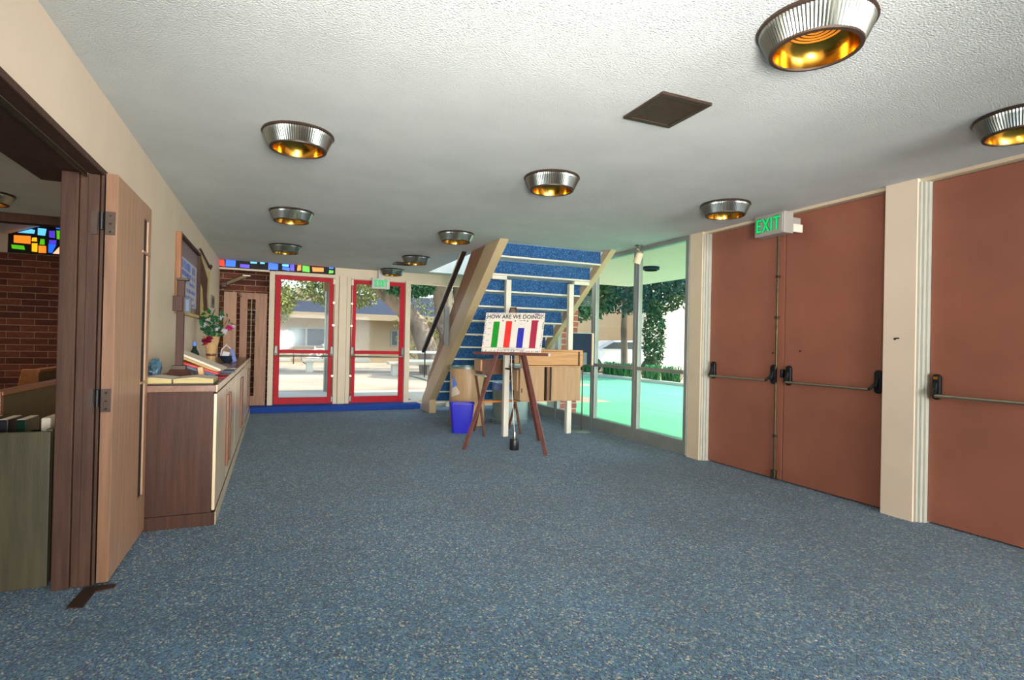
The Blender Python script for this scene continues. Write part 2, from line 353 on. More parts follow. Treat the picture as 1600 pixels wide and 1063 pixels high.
# ------------------------------------------------------------------ brown doors with panic hardware
def bracket(parent, y, z):
    b = MB(); pr = []
    for k in range(13):
        t = math.pi*k/12; pr.append((XD-.002, y+.028*math.cos(t), z+.075+.028*math.sin(t)))
    for k in range(13):
        t = math.pi+math.pi*k/12; pr.append((XD-.002, y+.028*math.cos(t), z-.055+.028*math.sin(t)))
    b.prism(pr, (-.035, 0, 0)); o = b.build('bracket', M_black, parent, bevel=.008)
    MB().bar((XD-.03, y, z+.04), (XD-.055, y, z-.04), .03, .03).build('bracket_boss', M_black, o, bevel=.006)
    return o
def panic(parent, ya, yb, z=.945):
    bracket(parent, ya, z+.05); bracket(parent, yb, z+.05)
    s = 1 if yb > ya else -1
    X = XD-.095
    MB().tube([(XD-.045, ya, z+.05), (XD-.07, ya+s*.008, z+.03), (X, ya+s*.02, z+.004), (X, ya+s*.04, z)], .011, 8).build('bar_arm', M_black, parent, True)
    MB().tube([(XD-.045, yb, z+.05), (XD-.07, yb-s*.008, z+.03), (X, yb-s*.02, z+.004), (X, yb-s*.04, z)], .011, 8).build('bar_arm', M_black, parent, True)
    MB().tube([(X, ya+s*.03, z), (X, yb-s*.03, z)], .012, 10).build('push_bar', M_steel, parent, True)
def brown_door(n, ya, yb, label):
    d = thing('door_%d' % n, label, 'door', (XD, (ya+yb)/2, 0), kind='structure')
    B(XD, XD+.045, ya+.003, yb-.003, .012, 2.50).build('door_panel', M_brown, d, bevel=.002)
    return d
d3 = brown_door(3, 3.776, 4.742, 'left leaf of the brown double doors with a full height latch rod')
panic(d3, 3.87, 4.66)
MB().tube([(XD-.02, 3.845, 1.06), (XD-.02, 3.845, 2.49)], .009, 8).build('latch_rod', M_bronze, d3, True)
MB().tube([(XD-.02, 3.845, .93), (XD-.02, 3.845, .06)], .009, 8).build('latch_rod', M_bronze, d3, True)
for z in (1.94, 1.55, .42): B(XD-.03, XD-.001, 3.825, 3.865, z-.012, z+.012).build('rod_clip', M_bronze, d3, bevel=.004)
B(XD-.045, XD-.001, 3.82, 3.87, .015, .10).build('floor_bolt', M_bronze, d3, bevel=.01)
MB().ball((XD-.001, 3.90, 1.21), .009, 8).build('screw', M_black, d3)
d4 = brown_door(4, 2.80, 3.772, 'right leaf of the brown double doors beside the cream pier')
panic(d4, 3.70, 2.87)
B(XD-.05, XD-.001, 3.752, 3.772, .98, 1.06).build('strike_latch', M_black, d4, bevel=.006)
MB().ball((XD-.001, 3.60, 1.235), .009, 8).build('screw', M_black, d4)
d5 = brown_door(5, 1.50, 2.512, 'single brown door nearest the viewpoint with a tarnished brass push bar')
panic(d5, 2.45, 1.58, .94)
B(XD-.04, XD-.036, 2.435, 2.465, 1.055, 1.075).build('brass_plate', M_gold, d5)
tag(B(4.475, 4.6, 1.45, 4.79, 0, 2.505).build('trim_door_recess', M_cream), 'solid backing of the brown door recess', 'trim', kind='structure')

# ------------------------------------------------------------------ storefront glazing on the right
def glazing(n, y0, y1, label, mid=True):
    w = thing('window_%d' % n, label, 'window', (XW, (y0+y1)/2, 0), kind='structure')
    s = .055
    B(XW-.01, XW+.05, y0, y1, .012, .175).build('bottom_rail', M_alu, w, bevel=.003)
    B(XW-.01, XW+.05, y0, y1, 2.475, 2.528).build('top_rail', M_alu, w, bevel=.003)
    B(XW-.01, XW+.05, y0, y0+s, .175, 2.475).build('stile', M_alu, w, bevel=.003)
    B(XW-.01, XW+.05, y1-s, y1, .175, 2.475).build('stile', M_alu, w, bevel=.003)
    if mid:
        B(XW-.012, XW+.045, y0+s, y1-s, .935, .98).build('mid_rail', M_alu, w, bevel=.003)
        B(XW+.014, XW+.02, y0+s, y1-s, .175, .935).build('pane', M_glass, w); B(XW+.014, XW+.02, y0+s, y1-s, .98, 2.475).build('pane', M_glass, w)
    else: B(XW+.014, XW+.02, y0+s, y1-s, .175, 2.475).build('pane', M_glass, w)
    return w
glazing(1, 4.99, 5.98, 'aluminium framed glass door panel nearest the brown doors')
glazing(2, 5.985, 7.02, 'aluminium framed glass door panel behind the black sign stand')
glazing(3, 7.025, 8.16, 'storefront glass bay partly behind the wooden desk')
glazing(4, 8.165, 9.25, 'storefront glass bay showing through under the stairs', False)
glazing(5, 9.255, 10.30, 'storefront glass bay in the far corner behind the stairs', False)

# ------------------------------------------------------------------ red doors at the back
def red_door(n, x0, x1, label, hinge_right=True):
    d = thing('door_%d' % n, label, 'door', ((x0+x1)/2, YB, .1), kind='structure')
    y0, y1, z0, z1 = YB, YB+.045, .112, 2.335; s = .088
    B(x0, x0+s, y0, y1, z0, z1).build('stile', M_red, d, bevel=.004); B(x1-s, x1, y0, y1, z0, z1).build('stile', M_red, d, bevel=.004)
    B(x0+s, x1-s, y0, y1, z0, .225).build('bottom_rail', M_red, d, bevel=.004); B(x0+s, x1-s, y0, y1, 2.265, z1).build('top_rail', M_red, d, bevel=.004)
    B(x0+s, x1-s, y0-.004, y1, .995, 1.055).build('lock_rail', M_red, d, bevel=.004)
    B(x0+s, x1-s, y0+.02, y0+.026, .225, .995).build('pane', M_glass, d); B(x0+s, x1-s, y0+.02, y0+.026, 1.055, 2.265).build('pane', M_glass, d)
    for x in (x0+.03, x1-.03):
        MB().prism([(x-.02, y0, 1.12), (x+.02, y0, 1.12), (x+.028, y0, 1.0), (x+.02, y0, .95), (x-.02, y0, .95), (x-.028, y0, 1.0)], (0, -.04, 0)).build('bracket', M_switch, d, bevel=.006)
    MB().tube([(x0+.03, y0-.035, .99), (x0+.03, y0-.08, .955), (x0+.07, y0-.085, .95), (x1-.07, y0-.085, .95), (x1-.03, y0-.08, .955), (x1-.03, y0-.035, .99)], .011, 8).build('push_bar', M_steel, d, True)
    xr = x1-.012 if hinge_right else x0+.012
    MB().tube([(xr, y0-.02, 1.1), (xr, y0-.02, 2.30)], .009, 8).build('latch_rod', M_steel, d, True)
    MB().tube([(xr, y0-.02, .95), (xr, y0-.02, .15)], .009, 8).build('latch_rod', M_steel, d, True)
    B(xr-.02, xr+.02, y0-.04, y0, 2.23, 2.33).build('rod_case', M_whitemetal, d, bevel=.006); B(xr-.02, xr+.02, y0-.04, y0, .14, .24).build('rod_case', M_switch, d, bevel=.006)
    for z in (1.9, 1.5, .6): B(xr-.016, xr+.016, y0-.032, y0, z-.015, z+.015).build('rod_clip', M_steel, d)
    return d
red_door(1, -.005, .965, 'red framed glass exit door under the stained glass strip', True)
red_door(2, 1.255, 2.225, 'red framed glass exit door under the lit exit sign', False)
fr = thing('trim_3', 'cream frame around the red door beside the folding door', 'trim', (.48, YB, .1), kind='structure')
B(-.10, -.015, YB-.02, YB+.1, .1, 2.385).build('jamb', M_cream, fr, bevel=.004); B(.97, 1.04, YB-.01, YB+.1, .1, 2.385).build('jamb', M_cream, fr, bevel=.004); B(-.015, .97, YB-.02, YB+.1, 2.34, 2.40).build('head', M_cream, fr, bevel=.004)
fr = thing('trim_4', 'cream pilaster panel between the two red doors', 'trim', (1.12, YB, .1), kind='structure')
B(1.045, 1.175, YB-.03, YB+.1, .1, 2.385).build('panel', M_cream, fr, bevel=.004); B(1.18, 1.248, YB-.01, YB+.1, .1, 2.385).build('jamb', M_cream, fr, bevel=.004); B(1.248, 2.235, YB-.01, YB+.1, 2.345, 2.384).build('head', M_cream, fr, bevel=.004)
fr = thing('trim_5', 'cream post between the exit door and the side glazing', 'trim', (2.28, YB, .1), kind='structure')
B(2.235, 2.33, YB-.03, YB+.1, .1, 2.385).build('panel', M_cream, fr, bevel=.004)
w6 = thing('window_6', 'tall fixed glass pane between the red door and the staircase', 'window', (2.7, YB, .1), kind='structure')
B(2.33, 3.07, YB+.03, YB+.036, .13, 2.33).build('pane', M_glass, w6); B(2.33, 3.07, YB, YB+.06, .1, .135).build('sill', M_cream, w6); B(2.33, 3.07, YB, YB+.06, 2.335, 2.385).build('head', M_cream, w6); B(3.07, 3.14, YB-.01, YB+.08, .0, 2.385).build('mullion', M_cream, w6)
w7 = thing('window_7', 'fixed glass pane behind the upper staircase', 'window', (3.7, YB, .1), kind='structure')
B(3.14, 4.28, YB+.03, YB+.036, .13, 2.33).build('pane', M_glass, w7); B(3.14, 4.28, YB, YB+.06, 0, .135).build('sill', M_cream, w7); B(3.14, 4.28, YB, YB+.06, 2.335, 2.385).build('head', M_cream, w7); B(4.28, 4.6, YB-.01, YB+.08, .0, 2.385).build('mullion', M_cream, w7)

# stained glass strips
def stained(name, label, panel_poly, vec, panes, y, depth=.02):
    g = thing(name, label, 'window', panel_poly[0], kind='structure')
    MB().prism(panel_poly, vec).build('leading', M_lead, g)
    for c, pts in panes:
        MB().prism([(a, y, b) for a, b in pts], (0, -.008, 0)).build('pane', STAIN[c], g)
    return g
def q(x0, x1, z0, z1, j=.008):
    r = lambda: random.uniform(-j, j)
    return [(x0+r(), z0+r()), (x1+r(), z0+r()), (x1+r(), z1+r()), (x0+r(), z1+r())]
stained('window_8', 'stained glass strip over the folding door and first red door', [(-.864, YB-.025, 2.405), (.965, YB-.025, 2.405), (.965, YB-.025, 2.53), (-.864, YB-.025, 2.53)], (0, .05, 0), [
    ('red', q(-.855, -.79, 2.42, 2.525)), ('blue', q(-.775, -.62, 2.425, 2.525)), ('violet', q(-.56, -.42, 2.42, 2.47)), ('sky', q(-.40, -.30, 2.50, 2.528, .003)), ('sky', q(-.25, -.18, 2.505, 2.528, .003)),
    ('blue', q(-.13, .03, 2.42, 2.525)), ('sky', q(.09, .20, 2.49, 2.527)), ('blue', q(.10, .21, 2.42, 2.475)), ('violet', q(.215, .29, 2.42, 2.525)), ('orange', q(.335, .39, 2.43, 2.52)), ('green', q(.42, .54, 2.42, 2.52)),
    ('orange', q(.58, .76, 2.43, 2.51)), ('green', q(.86, .93, 2.42, 2.47)), ('blue', q(.86, .93, 2.50, 2.527, .003))], YB-.026)
tag(B(-.864, -.10, YB-.02, YB+.05, 2.375, 2.405).build('trim_6', M_cream), 'thin pale bar under the stained glass strip', 'trim', kind='structure')

# ------------------------------------------------------------------ near-left opening: jamb, head, leaf, track
jm = thing('trim_7', 'dark walnut jamb and head around the sanctuary opening', 'door frame', (-.88, 3.35, 0), kind='structure')
B(-.97, -.898, 3.33, 3.40, 0, 2.045).build('jamb_board', M_jamb, jm, bevel=.004)
B(-.897, -.864, 3.343, 3.40, 0, 2.045).build('jamb_board', M_jamb, jm, bevel=.003)
B(-.863, -.815, 3.335, 3.40, 0, 2.045).build('jamb_board', M_jamb, jm, bevel=.003)
B(-.812, -.798, 3.345, 3.40, 0, 2.075).build('jamb_board', M_jamb, jm, bevel=.003)
B(-.812, -.798, .9, 3.345, 2.045, 2.075).build('head_board', M_jamb, jm, bevel=.003)
B(-.863, -.813, .9, 3.40, 2.046, 2.07).build('head_board', M_jamb, jm)
B(-.875, -.866, .9, 3.33, 2.025, 2.046).build('metal_track', M_bronze, jm)
B(-1.13, -.876, .9, 3.60, 2.046, 2.10).build('head_board', M_jamb, jm)
B(-1.13, -.97, .9, 3.60, 2.10, 2.60).build('head_board', M_jamb, jm)
d6 = thing('door_6', 'open oak door leaf with a cross shaped slot folded against the cream wall', 'door', (-.76, 3.72, 0), kind='structure')
ya, yb, s0, s1 = 3.316, 4.135, 3.93, 4.055
xa, xb = -.785, -.735
B(xa, xb, ya, s0, .02, 2.05).build('leaf_stile', M_leaf, d6, bevel=.003)
B(xa, xb, s1, yb, .02, 2.05).build('leaf_stile', M_leaf, d6, bevel=.003)
B(xa, xb, s0, s1, .02, .26).build('leaf_rail', M_leaf, d6); B(xa, xb, s0, s1, 1.955, 2.05).build('leaf_rail', M_leaf, d6)
B(xb-.014, xb-.010, s0, s1, .26, 1.955).build('slot_pane', M_lead, d6)
B(xb-.012, xb+.006, s0-.04, s1+.05, 1.745, 1.757).build('cross_bar', M_leaf, d6)
B(xb-.012, xb+.004, s0-.01, s1, .955, .967).build('cross_bar', M_leaf, d6)
B(xa+.001, xb-.001, ya-.002, ya, .02, 2.05).build('edge_band', M_leafd, d6)
for z in (1.80, .92):
    hg = B(-.845, -.818, 3.325, 3.333, z-.055, z+.06).build('hinge', M_grille, d6)
    B(-.782, -.742, 3.308, 3.314, z-.055, z+.06).build('hinge_plate', M_grille, hg)
    MB().tube([(-.80, 3.318, z-.03), (-.80, 3.318, z+.055)], .011, 10).build('hinge_pin', M_black, hg, True)
    for dz in (-.04, 0, .04): MB().ball((-.762, 3.308, z+dz), .005, 6).build('screw', M_bronze, hg)
tag(MB().prism([(-.843, 3.098, .001), (-.776, 3.078, .001), (-.77, 3.24, .001), (-.70, 3.262, .001), (-.70, 3.31, .001), (-.83, 3.31, .001)], (0, 0, .006)).build('floor_pivot', M_grille), 'dark metal floor pivot plate at the foot of the oak leaf', 'floor plate')

# back folding leaves
def slot_leaf(n, label, p0, p1, z0, z1, mt, slot=True):
    p0, p1 = Vector(p0+(0,)), Vector(p1+(0,)); a = (p1-p0); L = a.length; a.normalize(); nn = Vector((a.y, -a.x, 0))
    d = thing('door_%d' % n, label, 'door', (p0.x, p0.y, z0), kind='structure')
    def seg(u0, u1, za, zb, off, th, name, m_):
        pts = [p0+a*u0+nn*off, p0+a*u1+nn*off, p0+a*u1+nn*(off-th), p0+a*u0+nn*(off-th)]
        MB().prism([(p.x, p.y, za) for p in pts], (0, 0, zb-za)).build(name, m_, d)
    if not slot: seg(0, L, z0, z1, 0, .04, 'leaf_panel', mt); return d
    c = L*.42; w = .062
    seg(0, c-w, z0, z1, 0, .04, 'leaf_stile', mt); seg(c+w, L, z0, z1, 0, .04, 'leaf_stile', mt)
    seg(c-w, c+w, z0, .26, 0, .04, 'leaf_rail', mt); seg(c-w, c+w, 1.90, z1, 0, .04, 'leaf_rail', mt)
    seg(c-w, c+w, .26, 1.90, -.025, .004, 'slot_pane', M_glass)
    seg(c-.006, c+.006, .26, 1.90, .003, .012, 'cross_upright', M_bronze); seg(c-.11, c+.11, 1.71, 1.722, .006, .014, 'cross_bar', M_bronze)
    return d
slot_leaf(7, 'far tan folding leaf behind the flowers', (-.79, 10.36), (-.60, 10.34), .1, 2.01, M_leaf, False)
d8 = slot_leaf(8, 'brown folding leaf with a cross slot beside the first red door', (-.545, 10.34), (-.13, 10.32), .1, 2.005, M_leafb)
cl = thing('door_closer', 'grey metal door closer arm above the far tan leaf', 'door closer', (-.6, 10.4, 2.2))
MB().bar((-.80, 10.42, 2.13), (-.46, 10.40, 2.30), .03, .06).build('arm', M_bronze, cl, bevel=.006); B(-.52, -.40, 10.38, 10.43, 2.29, 2.31).build('shoe', M_steel, cl, bevel=.003)
B(-.84, -.76, 10.39, 10.45, 2.08, 2.17).build('body', M_grille, cl, bevel=.01)
MB().bar((-.575, 10.31, 2.0), (-.52, 10.29, 1.93), .012, .02).build('folding_hinge', M_steel, d8)

# ------------------------------------------------------------------ sanctuary beyond the opening
YK = 11.3
def brick_wall(name, label, x0, x1, z1, rng, frontY, mats, mort, L=.36, C=.105, j=.012):
    w = thing(name, label, 'wall', ((x0+x1)/2, frontY, 0), kind='structure')
    B(x0, x1, frontY+.012, frontY+.15, 0, z1).build('mortar', mort, w)
    mesh = {}
    rest = MB(); r = 0; z = 0
    while z < z1-.02:
        h = min(C-j, z1-z); off = (L/2 if r % 2 else 0); x = x0-off
        while x < x1:
            a, b = max(x, x0), min(x+L-j, x1)
            if b-a > .03:
                if any(p <= (a+b)/2 <= q_ for p, q_ in rng):
                    key = (round(b-a, 3), round(h, 3), random.randrange(len(mats)))
                    if key not in mesh: mesh[key] = MB().box(-key[0]/2, key[0]/2, 0, .02, 0, key[1]).mesh('brick', mats[key[2]])
                    share('brick', mesh[key], ((a+b)/2, frontY+random.uniform(-.002, .003), z+j), w)
                else: rest.box(a, b, frontY, frontY+.02, z+j, z+j+h)
            x += L
        z += C; r += 1
    if rest.v:
        o = rest.build('brick_courses', mats[0], w); o['kind'] = 'stuff'
    return w
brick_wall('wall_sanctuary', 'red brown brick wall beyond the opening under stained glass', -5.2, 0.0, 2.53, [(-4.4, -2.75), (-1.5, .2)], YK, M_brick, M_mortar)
tag(B(-5.2, -3.95, YK-.03, YK+.1, 2.53, 3.3).build('wall_sanctuary_end', M_wall), 'pale plaster return beside the brick wall', 'wall', kind='structure')
def topz(x): return 2.86+(x+3.9)*.40
stained('window_9', 'stained glass gable window above the brick wall', [(-4.0, YK, 2.53), (-2.0, YK, 2.53), (-2.0, YK, topz(-2.0)), (-4.0, YK, topz(-4.0))], (0, .05, 0), [
    ('sky', [(-3.83, 2.86), (-3.62, 2.86), (-3.61, 2.92), (-3.66, 2.93)]), ('sky', q(-3.57, -3.47, 2.84, 2.955)), ('violet', q(-3.42, -3.35, 2.82, 2.93)), ('green', q(-3.33, -3.25, 2.80, 2.94)), ('blue', q(-3.34, -3.20, 2.97, 3.05)),
    ('orange', q(-3.87, -3.66, 2.69, 2.81)), ('amber', q(-3.65, -3.58, 2.73, 2.80)), ('green', q(-3.54, -3.48, 2.69, 2.785)), ('violet', q(-3.42, -3.33, 2.72, 2.78)), ('blue', [(-3.43, 2.57), (-3.38, 2.57), (-3.33, 2.71), (-3.43, 2.71)]),
    ('green', q(-3.90, -3.74, 2.59, 2.66)), ('amber', q(-3.65, -3.58, 2.57, 2.71)), ('orange', q(-3.56, -3.46, 2.56, 2.67)), ('peach', [(-3.37, 2.56), (-3.20, 2.56), (-3.20, 2.72), (-3.27, 2.70)]),
    ('blue', q(-3.12, -2.98, 2.60, 2.90)), ('orange', q(-2.94, -2.78, 2.58, 2.74)), ('green', q(-2.92, -2.80, 2.80, 3.0)), ('amber', q(-2.72, -2.55, 2.62, 2.9)), ('sky', q(-2.5, -2.3, 2.6, 2.85))], YK-.001)
tag(B(-5.2, -.97, -9.2, 8.0, 2.60, 2.72).build('ceiling_sanctuary', M_ceiling), 'grey textured ceiling seen through the sanctuary opening', 'ceiling', kind='structure')
tag(B(-5.2, -.97, 7.95, 8.12, 2.50, 2.60).build('trim_beam', M_jamb), 'dark wood beam across the sanctuary ceiling', 'beam', kind='structure')
MBs = MB()
for xa_, xb_, za_, zb_ in ((-5.2, -3.93, 3.15, 2.83), (-3.93, -.97, 2.83, topz(-.97))):
    MBs.add([(xa_, 8.1, 2.6), (xb_, 8.1, 2.6), (xb_, YK+.1, zb_+.01), (xa_, YK+.1, za_+.01), (xa_, 8.1, 2.7), (xb_, 8.1, 2.7), (xb_, YK+.1, zb_+.11), (xa_, YK+.1, za_+.11)], [(0, 1, 2), (0, 2, 3), (4, 6, 5), (4, 7, 6), (0, 4, 5, 1), (2, 6, 7, 3), (1, 5, 6, 2), (0, 3, 7, 4)])
tag(MBs.build('ceiling_sanctuary_slope', M_ceiling), 'sloping textured ceiling rising to the stained glass gable', 'ceiling', kind='structure')
tag(B(-.97, -.9, 7.95, YK+.1, 2.54, 4.2).build('wall_gable', M_wall), 'plaster gable side wall above the lobby roof line', 'wall', kind='structure')  # added out of view to keep stray sun off the sanctuary bricks
tag(B(-.97, -.02, YB+.12, YK, 2.53, 2.6).build('ceiling_passage', M_ceiling), 'ceiling of the passage behind the folding leaves', 'ceiling', kind='structure')
tag(B(-5.3, -5.2, -9.2, YK+.1, 0, 3.4).build('wall_sanctuary_left', M_wall), 'far side wall of the sanctuary', 'wall', kind='structure')
tag(B(-.085, -.02, YB+.1, YK, 0, 2.53).build('wall_passage', M_wall), 'short wall closing the passage beside the first red door', 'wall', kind='structure')

# pews
def pew(x, y0, y1, ztop, label):
    p = thing('pew', label, 'pew', (x, (y0+y1)/2, 0), 'pews in the sanctuary')
    B(x-.03, x, y0, y1, .0, ztop-.03).build('back_board', M_pew, p); B(x-.045, x+.02, y0, y1, ztop-.03, ztop).build('top_rail', M_pewrail, p, bevel=.006)
    B(x-.33, x-.03, y0+.04, y1, .40, .43).build('seat', M_pew, p, bevel=.006)
    MB().prism([(x+.01, y0-.001, 0), (x+.01, y0-.001, ztop), (x-.10, y0-.001, ztop), (x-.16, y0-.001, .62), (x-.35, y0-.001, .58), (x-.35, y0-.001, 0)], (0, .04, 0)).build('end_panel', M_pewrail, p, bevel=.006)
    return p
pew(-1.41, 3.97, 7.4, .92, 'dark wooden pew just behind the green stained hymnal rack')
pew(-1.80, 5.75, 7.4, .95, 'second wooden pew with a rounded end panel by the brick wall')
pw = thing('hymnal_rack', 'olive stained wooden hymnal rack just inside the opening', 'rack', (-1.2, 3.5, 0))
B(-1.7, -1.005, 3.40, 3.425, 0, .765).build('end_panel', M_pew, pw, bevel=.004); B(-1.03, -1.005, 3.425, 3.95, 0.02, .775).build('side_panel', M_pew, pw, bevel=.004)
B(-1.7, -1.03, 3.425, 3.95, .56, .58).build('shelf', M_void, pw); B(-1.7, -1.03, 3.94, 3.95, 0, .70).build('back_panel', M_void, pw)
for i, (x, y, mt, lb) in enumerate(((-1.36, 3.75, M_dark, 'black hymnal leaning in the rack with a pale page edge'), (-1.27, 3.72, M_dark, 'dark hymnal at the middle of the rack'), (-1.19, 3.70, M_bottle, 'dark green hymnal beside the side panel'), (-1.10, 3.74, M_paper, 'hymnal with a pale spine facing the lobby'))):
    h = thing('hymnal', lb, 'book', (x, y, .58), 'hymnals in the rack')
    B(x-.02, x+.02, y-.09, y+.09, .58, .80).build('cover', mt, h, bevel=.003); B(x-.016, x+.016, y-.088, y+.085, .80, .802).build('pages', M_paper, h)

# ------------------------------------------------------------------ ceiling lights
def make_lamp(loc, label):
    t = thing('ceiling_light', label, 'ceiling light', loc, 'ribbed drum ceiling lights')
    c = loc; R = .21
    MB().lathe(c, [(R, 0), (R+.004, -.012), (R-.004, -.018)], 48).build('ceiling_ring', M_grille, t, True)
    MB().lathe(c, [(R-.006, -.012), (R-.012, -.03), (R-.045, -.098)], 180, .004, 'open').build('ribbed_shade', M_chrome, t)
    MB().lathe(c, [(R-.041, -.096), (R-.043, -.104), (R-.058, -.106), (R-.060, -.098)], 48, sq='open').build('rim', M_grille, t, True)
    MB().lathe(c, [(R-.060, -.099), (R-.066, -.06), (R-.085, -.03), (R-.11, -.012)], 48, sq='open').build('reflector', M_gold, t, True)
    pr = [(.001, -.02)]
    for i in range(10): r = .012+i*.0105; pr += [(r, -.016 if i % 2 else -.022)]
    MB().lathe(c, pr, 40, sq='open').build('lens', M_lens, t, True)
    return t
LAMPS = [((1.93, 3.78), 'round ribbed ceiling light in the middle of the lobby ceiling'),
    ((.11, 3.70), 'round ribbed ceiling light over the near end of the cabinets'), ((3.67, 3.78), 'round ribbed ceiling light beside the exit sign of the brown doors'),
    ((1.93, 1.53), 'largest ribbed ceiling light, nearest the viewpoint'), ((3.67, 1.65), 'ribbed ceiling light cut by the picture edge above the single brown door'),
    ((.13, 6.0), 'second ribbed ceiling light along the cabinet wall'), ((.11, 8.24), 'farthest ribbed ceiling light along the cabinet wall'),
    ((1.94, 6.25), 'ribbed ceiling light just in front of the stair top'), ((1.95, 8.3), 'ribbed ceiling light by the far small ceiling vent'),
    ((1.92, 9.98), 'ribbed ceiling light directly above the far exit sign')]
L0 = None
for (x, y), lb in LAMPS:
    L0 = make_lamp((x, y, H), lb) if L0 is None else (copy_thing(L0, (x, y, H), lb))
copy_thing(L0, (-2.60, 6.95, 2.60), 'ribbed ceiling light inside the sanctuary')

# ceiling vents
def vent(name, label, x0, x1, y0, y1, n):
    t = thing(name, label, 'vent', ((x0+x1)/2, (y0+y1)/2, H))
    f = MB(); w = .035
    for a in ((x0, x1, y0, y0+w), (x0, x1, y1-w, y1), (x0, x0+w, y0+w, y1-w), (x1-w, x1, y0+w, y1-w)): f.box(*a, H-.016, H)
    f.build('frame', M_grille, t, bevel=.004)
    B(x0+w, x1-w, y0+w, y1-w, H-.003, H-.001).build('backing', M_void, t)
    me = MB().bar((-(x1-x0)/2+w, 0, 0), ((x1-x0)/2-w, 0, 0), .007, .005).mesh('slat', M_grille)
    for i in range(n): share('slat', me, ((x0+x1)/2, y0+w+(y1-y0-2*w)*(i+.5)/n, H-.009), t)
    return t
vv = vent('ceiling_speaker_grille', 'square bronze grille in the ceiling between the round lights', 1.756, 2.075, 2.241, 2.587, 22)
MB().lathe((1.915, 2.414, H-.0035), [(.10, 0), (.10, -.0015), (.085, -.0015), (.085, 0)], 32, sq='open').build('speaker_cone', M_steel, vv)
vent('ceiling_vent', 'small square vent in the ceiling before the exit door', 1.78, 2.08, 8.95, 9.25, 6)

# ------------------------------------------------------------------ exit signs
def letters_exit(parent, O, ux, uz, w, h, front):
    # O: lower left of the lettering, ux to the reader's right, front: outward normal
    O, ux, uz, n = Vector(O), Vector(ux), Vector(uz), Vector(front)
    def st(a, b, wd, name, mt=M_exitgreen, off=.0015):
        p0 = O+ux*a[0]*w+uz*a[1]*h+n*off; p1 = O+ux*b[0]*w+uz*b[1]*h+n*off
        d = (p1-p0).normalized(); s = d.cross(n).normalized()*wd/2
        return [p0-s, p0+s, p1+s, p1-s]
    k = h*.17
    G = {'letter_e': [((.03, 0), (.03, 1)), ((.0, .93), (.20, .93)), ((.03, .5), (.17, .5)), ((.0, .07), (.20, .07))], 'letter_x': [((.27, 1), (.52, 0)), ((.52, 1), (.27, 0))],
         'letter_i': [((.64, 0), (.64, 1))], 'letter_t': [((.86, 0), (.86, 1)), ((.74, .93), (.98, .93))]}
    for nm, strokes in G.items():
        g = MB(); e = MB()
        for a, b in strokes:
            g.prism(st(a, b, k, nm), n*.002); e.prism(st(a, b, k*1.5, nm, off=.0002), n*.001)
        o = g.build(nm, M_exitgreen, parent); e.build('letter_edge', M_exitdark, o)
e1 = thing('exit_sign', 'lit green EXIT sign on the ceiling line over the brown double doors', 'exit sign', (4.18, 3.66, 2.28))
B(4.075, 4.19, 3.505, 3.825, 2.275, 2.465).build('housing', M_housing, e1, bevel=.004)
B(4.19, 4.36, 3.57, 3.76, 2.33, 2.44).build('mount', M_housing, e1, bevel=.003)
B(4.19, 4.30, 3.50, 3.515, 2.29, 2.36).build('clip', M_whitemetal, e1)
B(4.070, 4.076, 3.52, 3.81, 2.29, 2.45).build('face_plate', M_housing, e1, bevel=.002)
letters_exit(e1, (4.0695, 3.797, 2.312), (0, -1, 0), (0, 0, 1), .255, .118, (-1, 0, 0))
e2 = thing('exit_sign', 'lit green EXIT sign hung above the second red door', 'exit sign', (1.74, 10.1, 2.18))
B(1.585, 1.90, 10.10, 10.18, 2.18, 2.375).build('housing', M_housing, e2, bevel=.004); B(1.70, 1.78, 10.12, 10.16, 2.375, 2.53).build('stem', M_housing, e2)
B(1.60, 1.885, 10.094, 10.10, 2.195, 2.36).build('face_plate', M_housing, e2, bevel=.002)
letters_exit(e2, (1.635, 10.0935, 2.215), (1, 0, 0), (0, 0, 1), .225, .125, (0, -1, 0))

# small spot lamp on the glazing head
sl = thing('spotlight', 'small pale cylinder spotlight clamped to the head of the glazing', 'spotlight', (4.22, 5.8, H))
MB().lathe((4.22, 5.8, H), [(.05, 0), (.05, -.012), (.012, -.014), (.012, -.05)], 20).build('canopy', M_switch, sl, True)
MB().tube([(4.215, 5.80, 2.485), (4.225, 5.79, 2.42), (4.205, 5.83, 2.30)], [.03, .046, .046], 16).build('head', M_cream, sl, True)

# ------------------------------------------------------------------ staircase
st = thing('staircase', 'steel staircase with blue carpeted risers rising toward the viewer', 'staircase', (3.3, 8.0, 0))
def under(y): return 2.53-(y-6.25)*.723
SX0, SX1 = 2.62, 4.10
NS = 12
for k in range(NS):
    yk = 6.51+.2727*k; zk = 2.341-.197*k      # underside of tread k, near edge yk
    ztop = zk+.197 if k else 2.53
    t_ = B(SX0, SX1, yk-.008, yk+.2727+.012, zk+.004, zk+.026).build('tread', M_whitemetal, st)
    if zk+.05 < ztop: B(SX0, SX1, yk, yk+.02, zk+.028, ztop).build('riser', M_stair_carpet, st)
    B(SX0+.04, SX1-.04, yk+.02, yk+.2727+.02, zk+.028, zk+.040).build('tread_carpet', M_stair_carpet, st)
for x0, x1, nm in ((2.50, 2.62, 'stringer'), (4.10, 4.19, 'stringer')):
    pts = [(6.25, 2.529), (6.76, 2.529), (9.70, .40), (9.93, .20), (9.93, 0), (9.40, 0), (9.40, under(9.40)-.02)] if x0 < 3 else [(6.25, 2.529), (6.45, 2.529), (9.60, .25), (9.60, 0), (9.40, 0), (9.40, under(9.4)-.02)]
    MB().prism([(x0, y, z) for y, z in pts], (x1-x0, 0, 0)).build(nm, M_string, st, bevel=.006)
